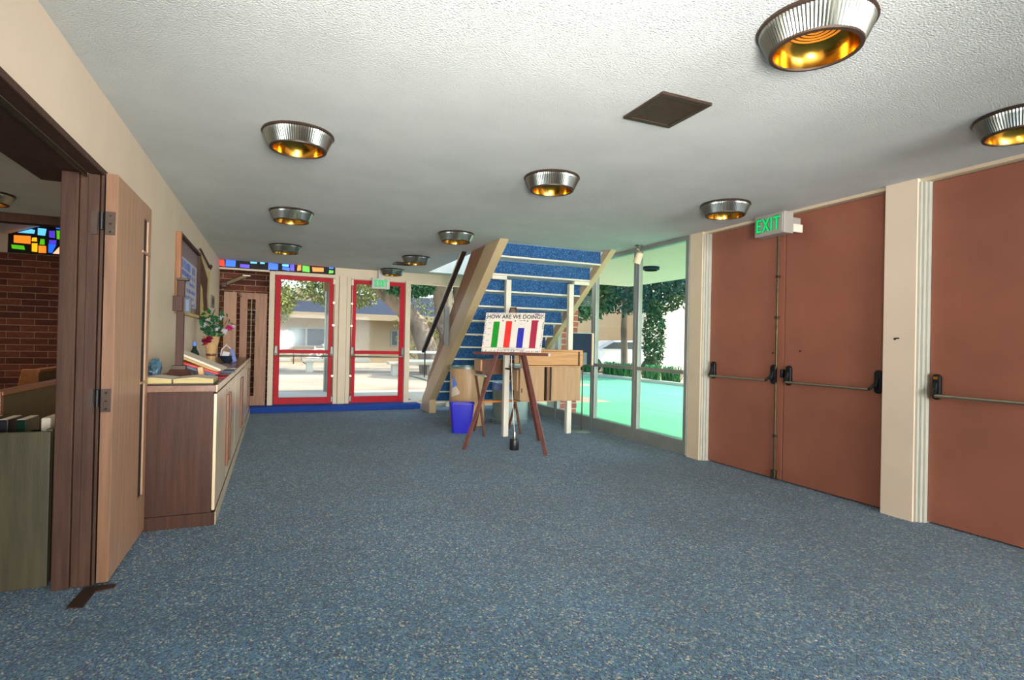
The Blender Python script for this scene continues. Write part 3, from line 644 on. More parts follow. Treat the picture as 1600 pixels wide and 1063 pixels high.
MB().prism([(2.515, y, z) for y, z in [(6.30, 2.529), (7.35, 2.529), (9.60, .62), (9.70, .40), (6.76, 2.529)][1:]], (.03, 0, 0)).build('skirt_board', M_skirt, st)  # brown tapering band along the upper edge of the left stringer
MB().bar((2.43, 9.62, 1.06), (2.43, 7.42, 2.53), .035, .065, (1, 0, 0)).build('handrail', M_rail, st, bevel=.006)
MB().bar((2.40, 9.62, 1.085), (2.40, 7.42, 2.555), .008, .02, (1, 0, 0)).build('handrail_edge', M_whitemetal, st)  # white strip put in as the highlight along the handrail
B(2.425, 2.445, 9.52, 9.54, .62, 1.08).build('baluster', M_rail, st)
B(2.42, 2.499, 8.30, 8.345, 1.20, 1.80).build('baluster', M_switch, st, bevel=.004)
B(2.545, 2.575, 6.92, 6.95, 2.28, 2.53).build('newel', M_whitemetal, st)
sp_ = MB()
for x in (2.827, 3.785): B(x, x+.072, 6.80, 6.87, 0, 2.10).build('post', M_whitemetal, st, bevel=.004)
B(2.62, 2.827, 6.79, 6.86, 2.095, 2.146).build('cross_beam', M_whitemetal, st, bevel=.004); B(3.857, 4.10, 6.79, 6.86, 2.095, 2.146).build('cross_beam', M_whitemetal, st, bevel=.004)

# ------------------------------------------------------------------ cabinets along the left wall
def cabinet(label, y0, y1, xf, ztop, doors):
    c = thing('cabinet', label, 'cabinet', ((XL+xf)/2, (y0+y1)/2, 0), 'low wooden cabinets along the cream wall')
    B(XL+.003, xf-.02, y0+.01, y1, .0, ztop-.04).build('body', M_cab, c, bevel=.002)
    B(XL+.003, xf, y0-.012, y1, ztop-.045, ztop).build('top', M_cabt, c, bevel=.004)
    B(xf-.006, xf+.0015, y0-.012, y1, ztop-.045, ztop-.001).build('top_edge', M_cabf, c)
    B(XL+.003, xf+.004, y0-.006, y1, 0, .085).build('plinth', M_cab, c, bevel=.003)
    B(xf+.003, xf+.008, y0, y1, 0, .085).build('plinth_face', M_cabf, c)
    n = doors; w = (y1-y0)/n
    for i in range(n):
        a, b = y0+i*w+.012, y0+(i+1)*w-.006
        d = B(xf-.019, xf, a, b, .095, ztop-.06).build('door', M_cabf, c, bevel=.003)
        hy = b-.11 if i % 2 == 0 else a+.09
        B(xf, xf+.022, hy-.022, hy+.022, .22, ztop-.14).build('handle', M_hand, d, bevel=.004)
        B(xf, xf+.002, hy-.012, hy+.012, ztop-.115, ztop-.10).build('latch', M_black, d)
    return c
cabinet('nearest low cabinet carrying the open book and wooden post', 4.15, 6.06, -.344, .93, 2)
cabinet('middle low cabinet carrying the flower vase', 6.075, 8.13, -.344, .93, 2)
cabinet('far low cabinet at the end of the cream wall', 8.20, 9.95, -.352, .93, 2)

# things on the cabinets
ZT = .931
ob = thing('open_book', 'large open book with gilt page edges lying flat on the cabinet end', 'book', (-.52, 4.30, ZT))
B(-.845, -.365, 4.165, 4.50, ZT, ZT+.010).build('cover', M_dark, ob, bevel=.002)
for s0_, s1_ in ((-.84, -.61), (-.60, -.37)):
    MB().prism([(s0_, 4.17, ZT+.01), (s1_, 4.17, ZT+.01), (s1_, 4.17, ZT+.034), ((s0_+s1_)/2, 4.17, ZT+.046), (s0_, 4.17, ZT+.034)], (0, .32, 0)).build('page_block', M_pageedge, ob)
for s0_, s1_ in ((-.842, -.608), (-.602, -.368)):
    MB().prism([(s0_, 4.166, ZT+.034), ((s0_+s1_)/2, 4.166, ZT+.0465), (s1_, 4.166, ZT+.034), (s1_, 4.166, ZT+.036), ((s0_+s1_)/2, 4.166, ZT+.0485), (s0_, 4.166, ZT+.036)], (0, .328, 0)).build('page', M_paper, ob)
wp_ = thing('wooden_post_stand', 'tall square wooden post on a tapered base carrying a small box', 'stand', (-.66, 4.75, ZT))
cx_, cy_ = -.635, 4.66
MB().add([(cx_-.085, cy_-.08, ZT), (cx_+.085, cy_-.08, ZT), (cx_+.085, cy_+.08, ZT), (cx_-.085, cy_+.08, ZT), (cx_-.055, cy_-.05, ZT+.075), (cx_+.055, cy_-.05, ZT+.075), (cx_+.055, cy_+.05, ZT+.075), (cx_-.055, cy_+.05, ZT+.075)],
    [(0, 1, 2, 3), (4, 5, 6, 7), (0, 1, 5, 4), (1, 2, 6, 5), (2, 3, 7, 6), (3, 0, 4, 7)]).build('base', M_cab, wp_)
B(cx_-.045, cx_+.045, cy_-.042, cy_+.042, ZT+.075, ZT+.105).build('collar', M_grille, wp_, bevel=.003)
B(cx_-.024, cx_+.024, cy_-.024, cy_+.024, ZT+.105, 1.655).build('post', M_cab, wp_, bevel=.003)
B(cx_-.028, cx_+.05, cy_-.035, cy_+.035, 1.655, 1.672).build('cap', M_grille, wp_, bevel=.003)
B(cx_-.045, cx_+.018, cy_-.05, cy_-.025, 1.43, 1.54).build('box', M_cab, wp_, bevel=.003)
fb = thing('mirror_frame', 'small dark framed glass fixed on the side of the wooden post', 'frame', (cx_+.09, cy_, 1.42))
f_ = MB(); f_.box(cx_+.025, cx_+.068, cy_-.03, cy_-.012, 1.42, 1.432); f_.box(cx_+.025, cx_+.068, cy_-.03, cy_-.012, 1.518, 1.53); f_.box(cx_+.056, cx_+.068, cy_-.03, cy_-.012, 1.432, 1.518); f_.box(cx_+.025, cx_+.034, cy_-.03, cy_-.012, 1.432, 1.518)
f_.build('frame', M_dark, fb); B(cx_+.034, cx_+.056, cy_-.024, cy_-.018, 1.432, 1.518).build('pane', M_bluecover, fb)
# leaning books
def rbox(name, mt, parent, c, size, rx=0, ry=0, rz=0, bevel=.002):
    from mathutils import Euler
    Rm = Euler((rx, ry, rz)).to_matrix(); hx, hy, hz = [s/2 for s in size]; mb = MB()
    mb.box(-hx, hx, -hy, hy, -hz, hz); mb.v = [tuple(Vector(c)+Rm @ Vector(v)) for v in mb.v]
    return mb.build(name, mt, parent, bevel=bevel)
bk = thing('hymnal_pile', 'slanting pale book resting on a red book beside the post', 'book', (-.55, 5.15, ZT))
rbox('cover', M_paper, bk, (-.53, 5.12, ZT+.122), (.33, .36, .018), ry=.42, rz=-.05)
rbox('page_block', M_pageedge, bk, (-.54, 5.13, ZT+.103), (.31, .34, .018), ry=.42, rz=-.05)
rb = thing('red_book', 'red book leaning under the slanting pale book', 'book', (-.55, 5.0, ZT))
rbox('cover', M_redpaint, rb, (-.53, 4.98, ZT+.076), (.28, .26, .014), ry=.33)
rbox('page_block', M_bluecover, rb, (-.54, 4.99, ZT+.058), (.26, .24, .022), ry=.33)
rbox('cover', M_dark, rb, (-.545, 5.0, ZT+.050), (.25, .24, .008), ry=.33)
tb = thing('small_box', 'small tan box standing between post and red book', 'box', (-.61, 4.64, ZT))
rbox('body', M_tan, tb, (-.50, 4.72, ZT+.05), (.035, .05, .08), ry=-.15)
tag(rbox('leaflet', M_pink, None, (-.40, 4.95, ZT+.004), (.12, .34, .006)), 'crimson leaflet at the front edge of the nearest cabinet', 'leaflet')
tag(rbox('leaflet', M_bluecover, None, (-.42, 5.75, ZT+.006), (.16, .40, .010), rz=.1), 'blue grey leaflet behind the crimson one', 'leaflet')
tag(rbox('leaflet', M_paper, None, (-.45, 6.14, ZT+.005), (.16, .20, .008), rz=-.25), 'white sheet of paper lying near the slanting book', 'paper')
cr = MB(); cr.ball((-.775, 4.60, ZT+.078), .062, 14, (.7, 1, 1.15), .25)
tag(cr.build('crumpled_plastic_bag', M_crumple), 'crumpled blue grey plastic bag behind the open book', 'bag')
# vase with flowers
vs = thing('flower_vase', 'tan cone shaped vase of red and white silk flowers on the cabinet', 'vase', (-.58, 7.6, ZT))
vx, vy = -.69, 7.45
MB().lathe((vx, vy, ZT), [(.045, 0), (.048, .02), (.044, .05), (.055, .14), (.075, .24), (.088, .32), (.082, .325), (.06, .22)], 28).build('pot', M_tan, vs, True)
MB().lathe((vx, vy, ZT), [(.050, .09), (.056, .105), (.052, .12)], 28, sq='open').build('band', M_hand, vs, True)
def leafq(mb, c, L, w, d, n):
    d = Vector(d).normalized(); c = Vector(c); e_ = c+d*L
    if -1.2 < e_.x < XL+.07 and e_.z < 2.5 and abs(e_.y-7.45) < .5: c = c+Vector((XL+.09-e_.x, 0, 0))
    s = d.cross(Vector(n)); s = (s if s.length > .01 else d.cross(Vector((0, 0, 1)))).normalized(); c = Vector(c)
    u = d.cross(s).normalized()*.12*L
    mb.add([c, c+d*L*.45+s*w/2+u, c+d*L, c+d*L*.45-s*w/2+u], [(0, 1, 2, 3)])
rv = lambda: Vector((random.uniform(-1, 1), random.uniform(-1, 1), random.uniform(-1, 1)))
stems = MB(); heads = []
for i in range(14):
    a = random.uniform(0, 6.28); r = random.uniform(.03, .17); top = Vector((vx+r*math.cos(a)*1.2, vy+r*math.sin(a), ZT+random.uniform(.38, .56)))
    stems.tube([(vx, vy, ZT+.22), (vx+(top.x-vx)*.5, vy+(top.y-vy)*.5, ZT+.37), tuple(top)], .003, 5); heads.append(top)
so = stems.build('stem', M_stem, vs); so['kind'] = 'stuff'
for i in range(64):
    mb = MB(); p = random.choice(heads)+rv()*.07; leafq(mb, p, random.uniform(.06, .11), .05, rv()+Vector((0, 0, .2)), rv()); mb.build('leaf', M_stem, vs)
def flower(c, r, mt, n=16):
    mb = MB(); c = Vector(c)
    for i in range(n):
        a = i*2.4; el = .2+1.0*(i/n); d = Vector((math.cos(a)*math.cos(el), math.sin(a)*math.cos(el), math.sin(el))); leafq(mb, c, r*(1.1-.4*i/n), r*.8, d, (0, 0, 1))
    for i in range(n):
        leafq(mb, c, r*.9, r*.7, rv(), (0, 0, 1))
    mb.ball(c, r*.35, 8); return mb.build('blossom', mt, vs)
flower((vx-.05, vy-.11, ZT+.25), .075, M_flred); flower((vx-.01, vy-.12, ZT+.29), .055, M_flred)
flower((vx+.19, vy-.03, ZT+.42), .065, M_flpink); flower((vx+.23, vy-.02, ZT+.44), .038, M_flwhite); flower((vx+.14, vy-.08, ZT+.38), .055, M_flwhite)
flower((vx+.10, vy+.05, ZT+.55), .045, M_flwhite); flower((vx-.08, vy-.05, ZT+.45), .05, M_flwhite); flower((vx-.04, vy-.06, ZT+.50), .04, M_flwhite); flower((vx+.06, vy-.08, ZT+.42), .045, M_flwhite)
bt = thing('bottle', 'dark bottle with a light blue cap beside the vase', 'bottle', (-.76, 6.9, ZT))
MB().lathe((-.80, 6.9, ZT), [(.045, 0), (.047, .02), (.047, .13), (.02, .19), (.018, .22)], 20).build('glass_body', M_bottle, bt, True)
MB().lathe((-.80, 6.9, ZT+.215), [(.024, 0), (.024, .045)], 16).build('cap', M_bluecap, bt, True)
gb = thing('gift_basket', 'blue and white patterned basket with a tall handle beyond the vase', 'basket', (-.49, 8.0, ZT))
MB().lathe((-.545, 7.85, ZT), [(.045, 0), (.07, .03), (.085, .08), (.08, .083), (.06, .04)], 20).build('bowl', M_navy, gb, True)
MB().tube([(-.62, 7.85, ZT+.08), (-.61, 7.85, ZT+.16), (-.56, 7.85, ZT+.22), (-.51, 7.85, ZT+.17), (-.475, 7.85, ZT+.08)], .009, 6).build('handle', M_flwhite, gb, True)
rbox('card', M_bagblue, gb, (-.475, 7.80, ZT+.09), (.045, .02, .17), ry=-.25); rbox('card', M_flwhite, gb, (-.56, 7.81, ZT+.10), (.08, .02, .07), ry=.2)

# wall pictures
pf = thing('framed_poster', 'wood framed poster with blue lettering on the cream wall', 'picture', (XL, 6.9, 1.45))
x0 = XL+.002; ya, yb, za, zb = 5.95, 7.45, 1.465, 2.225; fw = .055
B(x0, x0+.045, ya, ya+fw, za, zb).build('frame_side', M_frame, pf, bevel=.004); B(x0, x0+.045, yb-fw, yb, za, zb).build('frame_side', M_jamb, pf, bevel=.004)
B(x0, x0+.045, ya+fw, yb-fw, zb-.03, zb).build('frame_side', M_jamb, pf, bevel=.003); B(x0, x0+.045, ya+fw, yb-fw, za, za+.03).build('frame_side', M_cloth, pf, bevel=.003)
B(x0, x0+.012, ya+fw, yb-fw, za+.03, zb-.03).build('backing', M_postertop, pf)
B(x0+.012, x0+.014, ya+fw+.01, yb-fw-.05, za+.10, zb-.19).build('sheet', M_poster, pf)
XP = x0+.0145
for (y0_, y1_, z0_, z1_) in ((6.05, 7.2, 1.93, 2.01), (6.2, 7.2, 1.86, 1.91), (6.5, 7.25, 1.79, 1.83), (6.3, 7.3, 1.71, 1.75), (6.3, 7.2, 1.64, 1.68), (6.4, 7.25, 1.58, 1.61)):
    n_ = int((y1_-y0_)/.07)
    mb = MB()
    for i in range(n_):
        if random.random() < .85: mb.box(XP, XP+.001, y0_+i*.07, y0_+i*.07+random.uniform(.03, .06), z0_, z1_-random.choice((0, .01)))
    lt_ = mb.build('lettering', M_bluetxt, pf); lt_['kind'] = 'stuff'
wh = thing('wall_hanging', 'gold and brown cloth banner hanging beyond the framed poster', 'wall hanging', (XL, 8.5, 1.5))
XH = XL+.012
MB().prism([(XH, 7.58, 2.27), (XH, 7.89, 2.235), (XH, 8.38, 2.10), (XH, 8.71, 2.15), (XH, 8.60, 1.75), (XH, 8.79, 1.50), (XH, 8.11, 1.475), (XH, 7.58, 1.48)], (.008, 0, 0)).build('gold_border', M_cloth, wh)
MB().prism([(XH+.009, 7.65, 2.20), (XH+.009, 8.38, 2.02), (XH+.009, 8.33, 1.78), (XH+.009, 8.46, 1.60), (XH+.009, 8.05, 1.58), (XH+.009, 7.89, 1.85), (XH+.009, 7.67, 1.90)], (.006, 0, 0)).build('tapestry', M_clothd, wh)
MB().tube([(XH+.01, 7.56, 2.30), (XH+.01, 8.77, 2.20)], .012, 8).build('rod', M_jamb, wh); MB().ball((XH+.02, 8.60, 2.215), .028, 10).build('finial', M_grille, wh); MB().tube([(XH+.01, 7.56, 1.475), (XH+.01, 8.77, 1.475)], .012, 8).build('rod', M_jamb, wh)
sw = thing('thermostat', 'small grey wall plate beyond the cloth banner', 'wall plate', (XL, 9.3, 1.7))
B(XL+.001, XL+.014, 9.05, 9.50, 1.68, 1.86).build('plate', M_switch, sw, bevel=.003); B(XL+.014, XL+.018, 9.15, 9.4, 1.73, 1.82).build('grille', M_grille, sw)

# ------------------------------------------------------------------ easel and board
es = thing('easel', 'dark stained wooden tripod easel holding the bar chart board', 'easel', (2.55, 5.95, 0))
Mx, My = 2.435, 5.82
def E(s, z, off=0):   # along the easel front, height z, offset toward the viewer
    k = z/1.65*.3; return Vector((Mx+.6*k+.8*s-.6*off, My+.8*k-.6*s-.8*off, z))
nn_ = (-.6, -.8, 0)
MB().bar(E(-.483, 0), E(-.03, 1.60), .045, .022, nn_).build('leg', M_easel, es, bevel=.003)
MB().bar(E(.483, 0), E(.03, 1.60), .045, .022, nn_).build('leg', M_easel, es, bevel=.003)
ap = E(0, 1.60, -.03); MB().bar((3.157, 6.396, 0), tuple(ap), .035, .022, nn_).build('leg', M_easel, es, bevel=.003)
B0 = [E(-.44, 1.125, .02), E(.46, 1.125, .02)]
MB().bar(B0[0], B0[1], .065, .032).build('tray', M_easel, es, bevel=.003)
MB().bar(E(.46, 1.125, .02), E(.475, 1.125, .02), .066, .033).build('tray_end', M_paper, es)
MB().bar(E(-.06, 1.56, -.0), E(-.028, 1.675, -.0), .018, .03, nn_).build('head_block', M_easel, es); MB().bar(E(.06, 1.56, 0), E(.028, 1.675, 0), .018, .03, nn_).build('head_block', M_easel, es); MB().bar(E(-.035, 1.672, 0), E(.035, 1.672, 0), .03, .012).build('head_block', M_easel, es)
MB().bar(E(0, 1.60, .0), E(0, 1.665, .0), .045, .006, nn_).build('clip', M_steel, es)
bd = thing('chart_board', 'white board with four coloured bars and the words HOW ARE WE DOING', 'poster', tuple(E(0, 1.145, .03)))
def BP(u, v, off=0):   # board coords: u along, v up 0..0.455, sheared slightly as it leans
    p = E(-.350+u*.965+v*.055, 1.146+v*1.0, .028+off); return p
def bquad(name, mt, u0, u1, v0, v1, o0, th, parent=bd):
    pts = [BP(u0, v0, o0), BP(u1, v0, o0), BP(u1, v1, o0), BP(u0, v1, o0)]
    return MB().prism(pts, Vector((-.6, -.8, 0))*th).build(name, mt, parent)
M_board = mat('chart_paper', (222, 214, 200), .6, var=.03)
M_bars = {k: mat('bar_'+k, c, .6, var=.08) for k, c in dict(green=(0, 140, 20), red=(224, 36, 28), blue=(24, 30, 160), crimson=(160, 16, 56), yellow=(236, 190, 30), purple=(90, 40, 130)).items()}
BW, BH = .745, .465
bquad('backing', M_board, 0, BW, 0, BH, 0, .006)
for nm, c, u, v1 in (('chart_bar', 'green', .112, .358), ('chart_bar', 'red', .268, .365), ('chart_bar', 'blue', .430, .285), ('chart_bar', 'crimson', .590, .378)):
    bquad(nm, M_bars[c], u, u+.078, .052, v1, .0065, .001)
bquad('chart_line', M_bluecover, .03, .70, .048, .051, .0065, .0006)
for v in (.13, .20, .27, .34): bquad('tick', M_bluecover, .045, .08, v, v+.004, .0065, .0006)
for u in (.222, .376, .53): bquad('dot', M_dark, u, u+.014, .362, .376, .0065, .0006)
bquad('crimson_tape', M_bars['crimson'], .592, .667, .445, .457, .0065, .0006); bquad('crimson_tape', M_bars['crimson'], .592, .677, .36, .375, .0075, .0006)
for u0, u1, v0, v1 in ((.43, .431, .285, .365), (.507, .508, .285, .365), (.445, .475, .330, .334), (.435, .478, .368, .373), (.485, .508, .370, .382)): bquad('pen_line', M_bluecover, u0, u1, v0, v1, .0065, .0006)
cols = [M_bars['purple'], M_bars['blue'], M_navy, M_bars['yellow'], M_bars['red'], M_paper, M_bars['green']]
conf = {}
def cf(u, v):
    mt = random.choice(cols); s = random.uniform(.010, .020); du = random.uniform(-.006, .006)
    mb = conf.setdefault(mt.name, (MB(), mt))[0]
    pts = [BP(u+du, v-s/2, .0066), BP(u+du+s, v-s/4, .0066), BP(u+du+s*.7, v+s/2, .0066)]; mb.prism(pts, Vector((-.6, -.8, 0))*.0006)
for i in range(34): cf(.004+i*.0215, BH-.012); cf(.004+i*.0215, .014)
for i in range(20): cf(.002, .02+i*.022); cf(BW-.022, .02+i*.022)
for mb, mt in conf.values(): o = mb.build('confetti_border', mt, bd); o['kind'] = 'stuff'
ux_ = (Vector(BP(.1, .2))-Vector(BP(0, .2))); uy_ = (Vector(BP(0, .1))-Vector(BP(0, 0)))
text_mesh('lettering', 'HOW ARE WE DOING?', M_dark, bd, BP(.022, .395, .008), ux_, uy_, .048, .67, .001, .018)
text_mesh('lettering', "LET'S KNOW OVER AND FAST", M_bluecover, bd, BP(.20, .018, .008), ux_, uy_, .022, .33, .001)
tag(MB().box(0, .0, 0, 0, 0, 0) and MB().tube([tuple(E(.0, 1.10, -.05)), (2.60, 6.0, .62), (2.612, 5.945, .21)], .004, 6).build('cord', M_whitemetal), 'thin white cord running from the easel down to the black weight', 'cord')
wt = thing('door_weight', 'small black cylinder weight with a chrome neck under the easel', 'weight', (2.612, 5.94, 0))
MB().lathe((2.612, 5.94, 0), [(.052, 0), (.055, .006), (.055, .12), (.050, .13)], 28).build('body', M_dark, wt, True)
MB().lathe((2.612, 5.94, .13), [(.018, 0), (.018, .05), (.012, .08)], 16).build('neck', M_steel, wt, True)

# ------------------------------------------------------------------ blue wastebasket
wb = thing('wastebasket', 'blue rectangular plastic wastebasket on the carpet by the tan drum', 'wastebasket', (2.40, 7.30, 0))
def rr(cx, cy, hx, hy, r, z, n=5):
    pts = []
    for sx_, sy_, a0 in ((1, 1, 0), (-1, 1, 90), (-1, -1, 180), (1, -1, 270)):
        for k in range(n+1):
            a = math.radians(a0+90*k/n); pts.append((cx+sx_*(hx-r)+r*math.cos(a), cy+sy_*(hy-r)+r*math.sin(a), z))
    return pts
def loft(rings, close_bottom=True):
    n = len(rings[0]); mb = MB(); vs_ = [p for r in rings for p in r]
    fs = [(i*n+k, i*n+(k+1) % n, (i+1)*n+(k+1) % n, (i+1)*n+k) for i in range(len(rings)-1) for k in range(n)]
    if close_bottom: fs.append(tuple(range(n))[::-1])
    return mb.add(vs_, fs)
rg = [rr(0, 0, a, b, .04, z) for a, b, z in ((.125, .095, 0), (.130, .10, .02), (.165, .125, .40), (.175, .135, .402), (.175, .135, .412), (.163, .123, .412), (.155, .115, .38), (.122, .092, .02))]
mb = loft(rg); mb.add(rr(0, 0, .122, .092, .04, .02), [tuple(range(24))])
th = -.30; mb.v = [(2.405+x*math.cos(th)-y*math.sin(th), 7.30+x*math.sin(th)+y*math.cos(th), z) for x, y, z in mb.v]
mb.build('bin_body', M_blueplastic, wb, True)
# tan drum
dr = thing('waste_drum', 'tall tan wood grained drum with a dark metal rim', 'drum', (2.70, 7.97, 0))
MB().lathe((2.715, 8.0, 0), [(.262, 0), (.266, .01), (.266, .86)], 48).build('drum_body', M_cardtan, dr, True)
MB().lathe((2.715, 8.0, 0), [(.270, .852), (.272, .885), (.262, .89), (.255, .885), (.25, .82)], 48, sq='open').build('rim', M_galv, dr, True)
def patch(cx, cy, r, a0, a1, z0a, z1a, z0b, z1b, mt, name, par, n=8):
    vs_ = []
    for i in range(n+1):
        t = i/n; a = a0+(a1-a0)*t; vs_ += [(cx+r*math.cos(a), cy+r*math.sin(a), z0a+(z0b-z0a)*t), (cx+r*math.cos(a), cy+r*math.sin(a), z1a+(z1b-z1a)*t)]
    return MB().add(vs_, [(2*i, 2*i+2, 2*i+3, 2*i+1) for i in range(n)]).build(name, mt, par)
patch(2.715, 8.0, .2675, math.radians(188), math.radians(226), .42, .72, .48, .52, M_paper, 'label', dr)
patch(2.715, 8.0, .2685, math.radians(194), math.radians(216), .56, .76, .60, .64, M_bluecap, 'label_picture', dr)
# big galvanised can
gc = thing('trash_can', 'large round metal trash can standing under the desk', 'trash can', (3.43, 8.05, 0))
gx, gy = 3.44, 8.02
MB().lathe((gx, gy, 0), [(.27, 0), (.275, .02), (.275, .05), (.283, .055), (.283, .065), (.275, .07), (.285, .60), (.295, .61), (.285, .625), (.275, .60), (.265, .05)], 48).build('can_body', M_galv, gc, True)
MB().lathe((gx, gy, 0), [(.272, .60), (.288, .63), (.292, .58), (.290, .52)], 40, .004, 'open').build('liner', M_bag, gc)
# ------------------------------------------------------------------ folding stand with wooden box
fs_ = thing('folding_stand', 'folding wooden stand with crossed legs and an orange stretcher', 'stand', (2.88, 7.15, 0))
for x, yo in ((2.60, 0), (3.14, .03)):
    MB().bar((x+.03, 7.40+yo, 0), (x+.01, 6.93+yo, .80), .022, .03, (1, 0, 0)).build('leg', M_stool, fs_, bevel=.002)
    MB().bar((x, 6.90+yo, 0), (x-.02, 7.25+yo, .80), .022, .03, (1, 0, 0)).build('leg', M_stool, fs_, bevel=.002)
    MB().bar((x, 6.91+yo, .80), (x-.02, 7.26+yo, .80), .03, .02).build('top_bar', M_whitemetal, fs_, bevel=.002)
MB().bar((2.60, 7.10, .44), (3.15, 7.13, .44), .045, .028).build('stretcher', M_orange, fs_, bevel=.003)
wbx = thing('wooden_box', 'dark brown wooden box resting on the folding stand', 'box', (2.85, 7.15, .81))
B(2.60, 3.20, 7.06, 7.30, .812, 1.01).build('side_panel', M_stool, wbx, bevel=.003); B(2.575, 2.60, 7.05, 7.31, .86, 1.02).build('end_panel', M_desk, wbx, bevel=.003); B(2.58, 3.21, 7.05, 7.31, 1.01, 1.02).build('lid', M_cabt, wbx, bevel=.002)
kb = thing('cash_box', 'small grey metal box on the shelf beside the desk', 'box', (2.92, 6.72, .93))
B(2.885, 3.01, 6.60, 6.79, .955, .985).build('body', M_galv, kb, bevel=.003); B(2.88, 3.02, 6.60, 6.79, .925, .953).build('base', M_switch, kb, bevel=.003)

# ------------------------------------------------------------------ desk
dk = thing('desk', 'light oak desk cabinet with sliding doors in front of the right stair post', 'desk', (3.45, 6.75, 0))
dx0, dx1, yf, ybk = 2.965, 3.905, 6.60, 6.795
B(dx0, dx1+.0, yf, ybk, 1.150, 1.175).build('top', M_desk, dk, bevel=.003)
B(dx1-.045, dx1, yf, ybk, .955, 1.150).build('side_panel', M_desk, dk, bevel=.003)
B(dx0+.02, dx1-.065, yf+.012, ybk, .965, 1.148).build('drawer_front', M_desk, dk, bevel=.003); B(dx1-.065, dx1-.045, yf+.03, ybk, .965, 1.148).build('recess', M_void, dk)
B(dx0, dx0+.018, yf, ybk, .50, 1.150).build('side_panel', M_deskf, dk, bevel=.002)
B(dx0, dx1-.02, yf-.002, ybk, .942, .956).build('divider', M_desk, dk)
B(dx0+.02, 3.325, yf+.01, ybk, .49, .941).build('sliding_door', M_deskf, dk, bevel=.003); B(3.325, 3.36, yf+.04, ybk, .49, .941).build('recess', M_void, dk)
B(3.36, 3.40, yf-.006, ybk, .49, .941).build('pull', M_leafd, dk, bevel=.006); B(3.40, 3.43, yf+.03, ybk, .49, .941).build('recess', M_void, dk)
B(3.43, dx1-.03, yf+.0, ybk, .49, .941).build('sliding_door', M_deskf, dk, bevel=.004)
B(dx0, dx1-.02, yf, ybk, .482, .49).build('bottom', M_deskf, dk)
B(dx0+.025, dx0+.035, yf+.004, yf+.011, .60, .66).build('lock', M_void, dk)
B(2.83, 2.965, 6.60, 6.795, .90, .92).build('shelf', M_grille, dk)
B(2.90, 2.962, 6.64, 6.66, .99, 1.14).build('partition', M_deskf, dk); B(2.94, 2.962, 6.65, 6.79, .62, .90).build('partition', M_deskf, dk)
# black sign stand
ss = thing('sign_stand', 'black felt sign panel on a thin pole with a round grey base', 'sign stand', (4.06, 6.86, 0))
sx, sy2 = 4.06, 6.86
MB().lathe((sx-.01, sy2+.02, 0), [(.15, 0), (.152, .008), (.13, .02), (.02, .026)], 40).build('base', M_galv, ss, True)
MB().tube([(sx, sy2, .02), (sx, sy2, 1.10)], .009, 10).build('pole', M_grille, ss, True)
B(3.90, 4.205, 6.875, 6.89, .97, 1.41).build('panel', M_navy, ss); B(4.205, 4.222, 6.865, 6.9, .955, 1.42).build('panel_frame', M_desk, ss, bevel=.002); B(4.222, 4.24, 6.865, 6.9, .955, 1.42).build('panel_frame', M_whitemetal, ss, bevel=.002)
B(3.895, 4.205, 6.865, 6.9, 1.41, 1.42).build('panel_frame', M_galv, ss)
tag(B(3.91, 4.04, 6.72, 6.80, .97, 1.14).build('leaflet_box', M_switch), 'small dark grey box at the corner of the desk before the sign panel', 'box')

# ------------------------------------------------------------------ outside
tag(B(-40, 60, 10.4, 80, -.16, -.04).build('ground_plaza', M_ground), 'sunlit dusty ground of the plaza beyond the red doors', 'ground', kind='structure')
tag(B(-.9, 4.33, 10.42, 13.3, -.04, .06).build('porch_slab', M_concrete), 'shaded concrete porch slab outside the red doors', 'ground', kind='structure')
tag(B(-.9, 4.4, 10.45, 13.6, 2.66, 2.85).build('ceiling_porch', M_white), 'porch roof outside the red doors', 'roof', kind='structure')
pp = thing('porch_post', 'slim pale porch post outside the first red door', 'post', (1.10, 13.2, 0))
MB().tube([(1.10, 13.2, 0.0), (1.10, 13.2, 2.66)], .065, 12).build('shaft', M_alu, pp, True); B(1.0, 1.28, 13.06, 13.34, 2.34, 2.655).build('capital', M_stucco, pp, bevel=.01)
pc = thing('patio', 'green painted concrete patio outside the storefront glazing', 'ground', (8, 8, 0), kind='structure')
for i, (a, b) in enumerate(((4.61, 6.9), (6.92, 9.2), (9.22, 11.8))):
    for j, (c0, c1) in enumerate(((-3, 1.6), (1.62, 6.2), (6.22, 10.38), (10.4, 14.6), (14.62, 20))): B(a, b, c0, c1, -.1, 0).build('slab', M_ground if (i == 0 and j >= 3) or (i == 1 and j == 4) else M_patio, pc, bevel=.006)
tag(B(4.55, 11.82, -3, 20, -.115, -.03).build('ground_patio_bed', M_grout), 'bed under the patio slabs', 'ground', kind='structure')
tag(B(11.84, 60, -10, 10.4, -.16, -.04).build('ground_verge', M_ground), 'verge beyond the patio', 'ground', kind='structure')
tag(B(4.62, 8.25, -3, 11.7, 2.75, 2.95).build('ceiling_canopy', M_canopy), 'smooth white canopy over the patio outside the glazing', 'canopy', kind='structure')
cn = thing('canopy_light', 'round recessed lamp in the canopy outside the glazing', 'ceiling light', (6.52, 8.58, 2.75))
MB().lathe((6.52, 8.58, 2.75), [(.16, 0), (.16, -.05), (.12, -.06)], 28).build('drum', M_navy, cn, True); MB().lathe((6.52, 8.58, 2.69), [(.12, 0), (.12, -.01)], 28).build('lens', M_glassd, cn)
bp = thing('brick_pillar', 'red brick pillar of the canopy just outside the glazing', 'pillar', (4.85, 8.9, 0))
B(4.63, 4.988, 8.632, 9.08, 0, 2.75).build('mortar', M_whitemetal, bp)
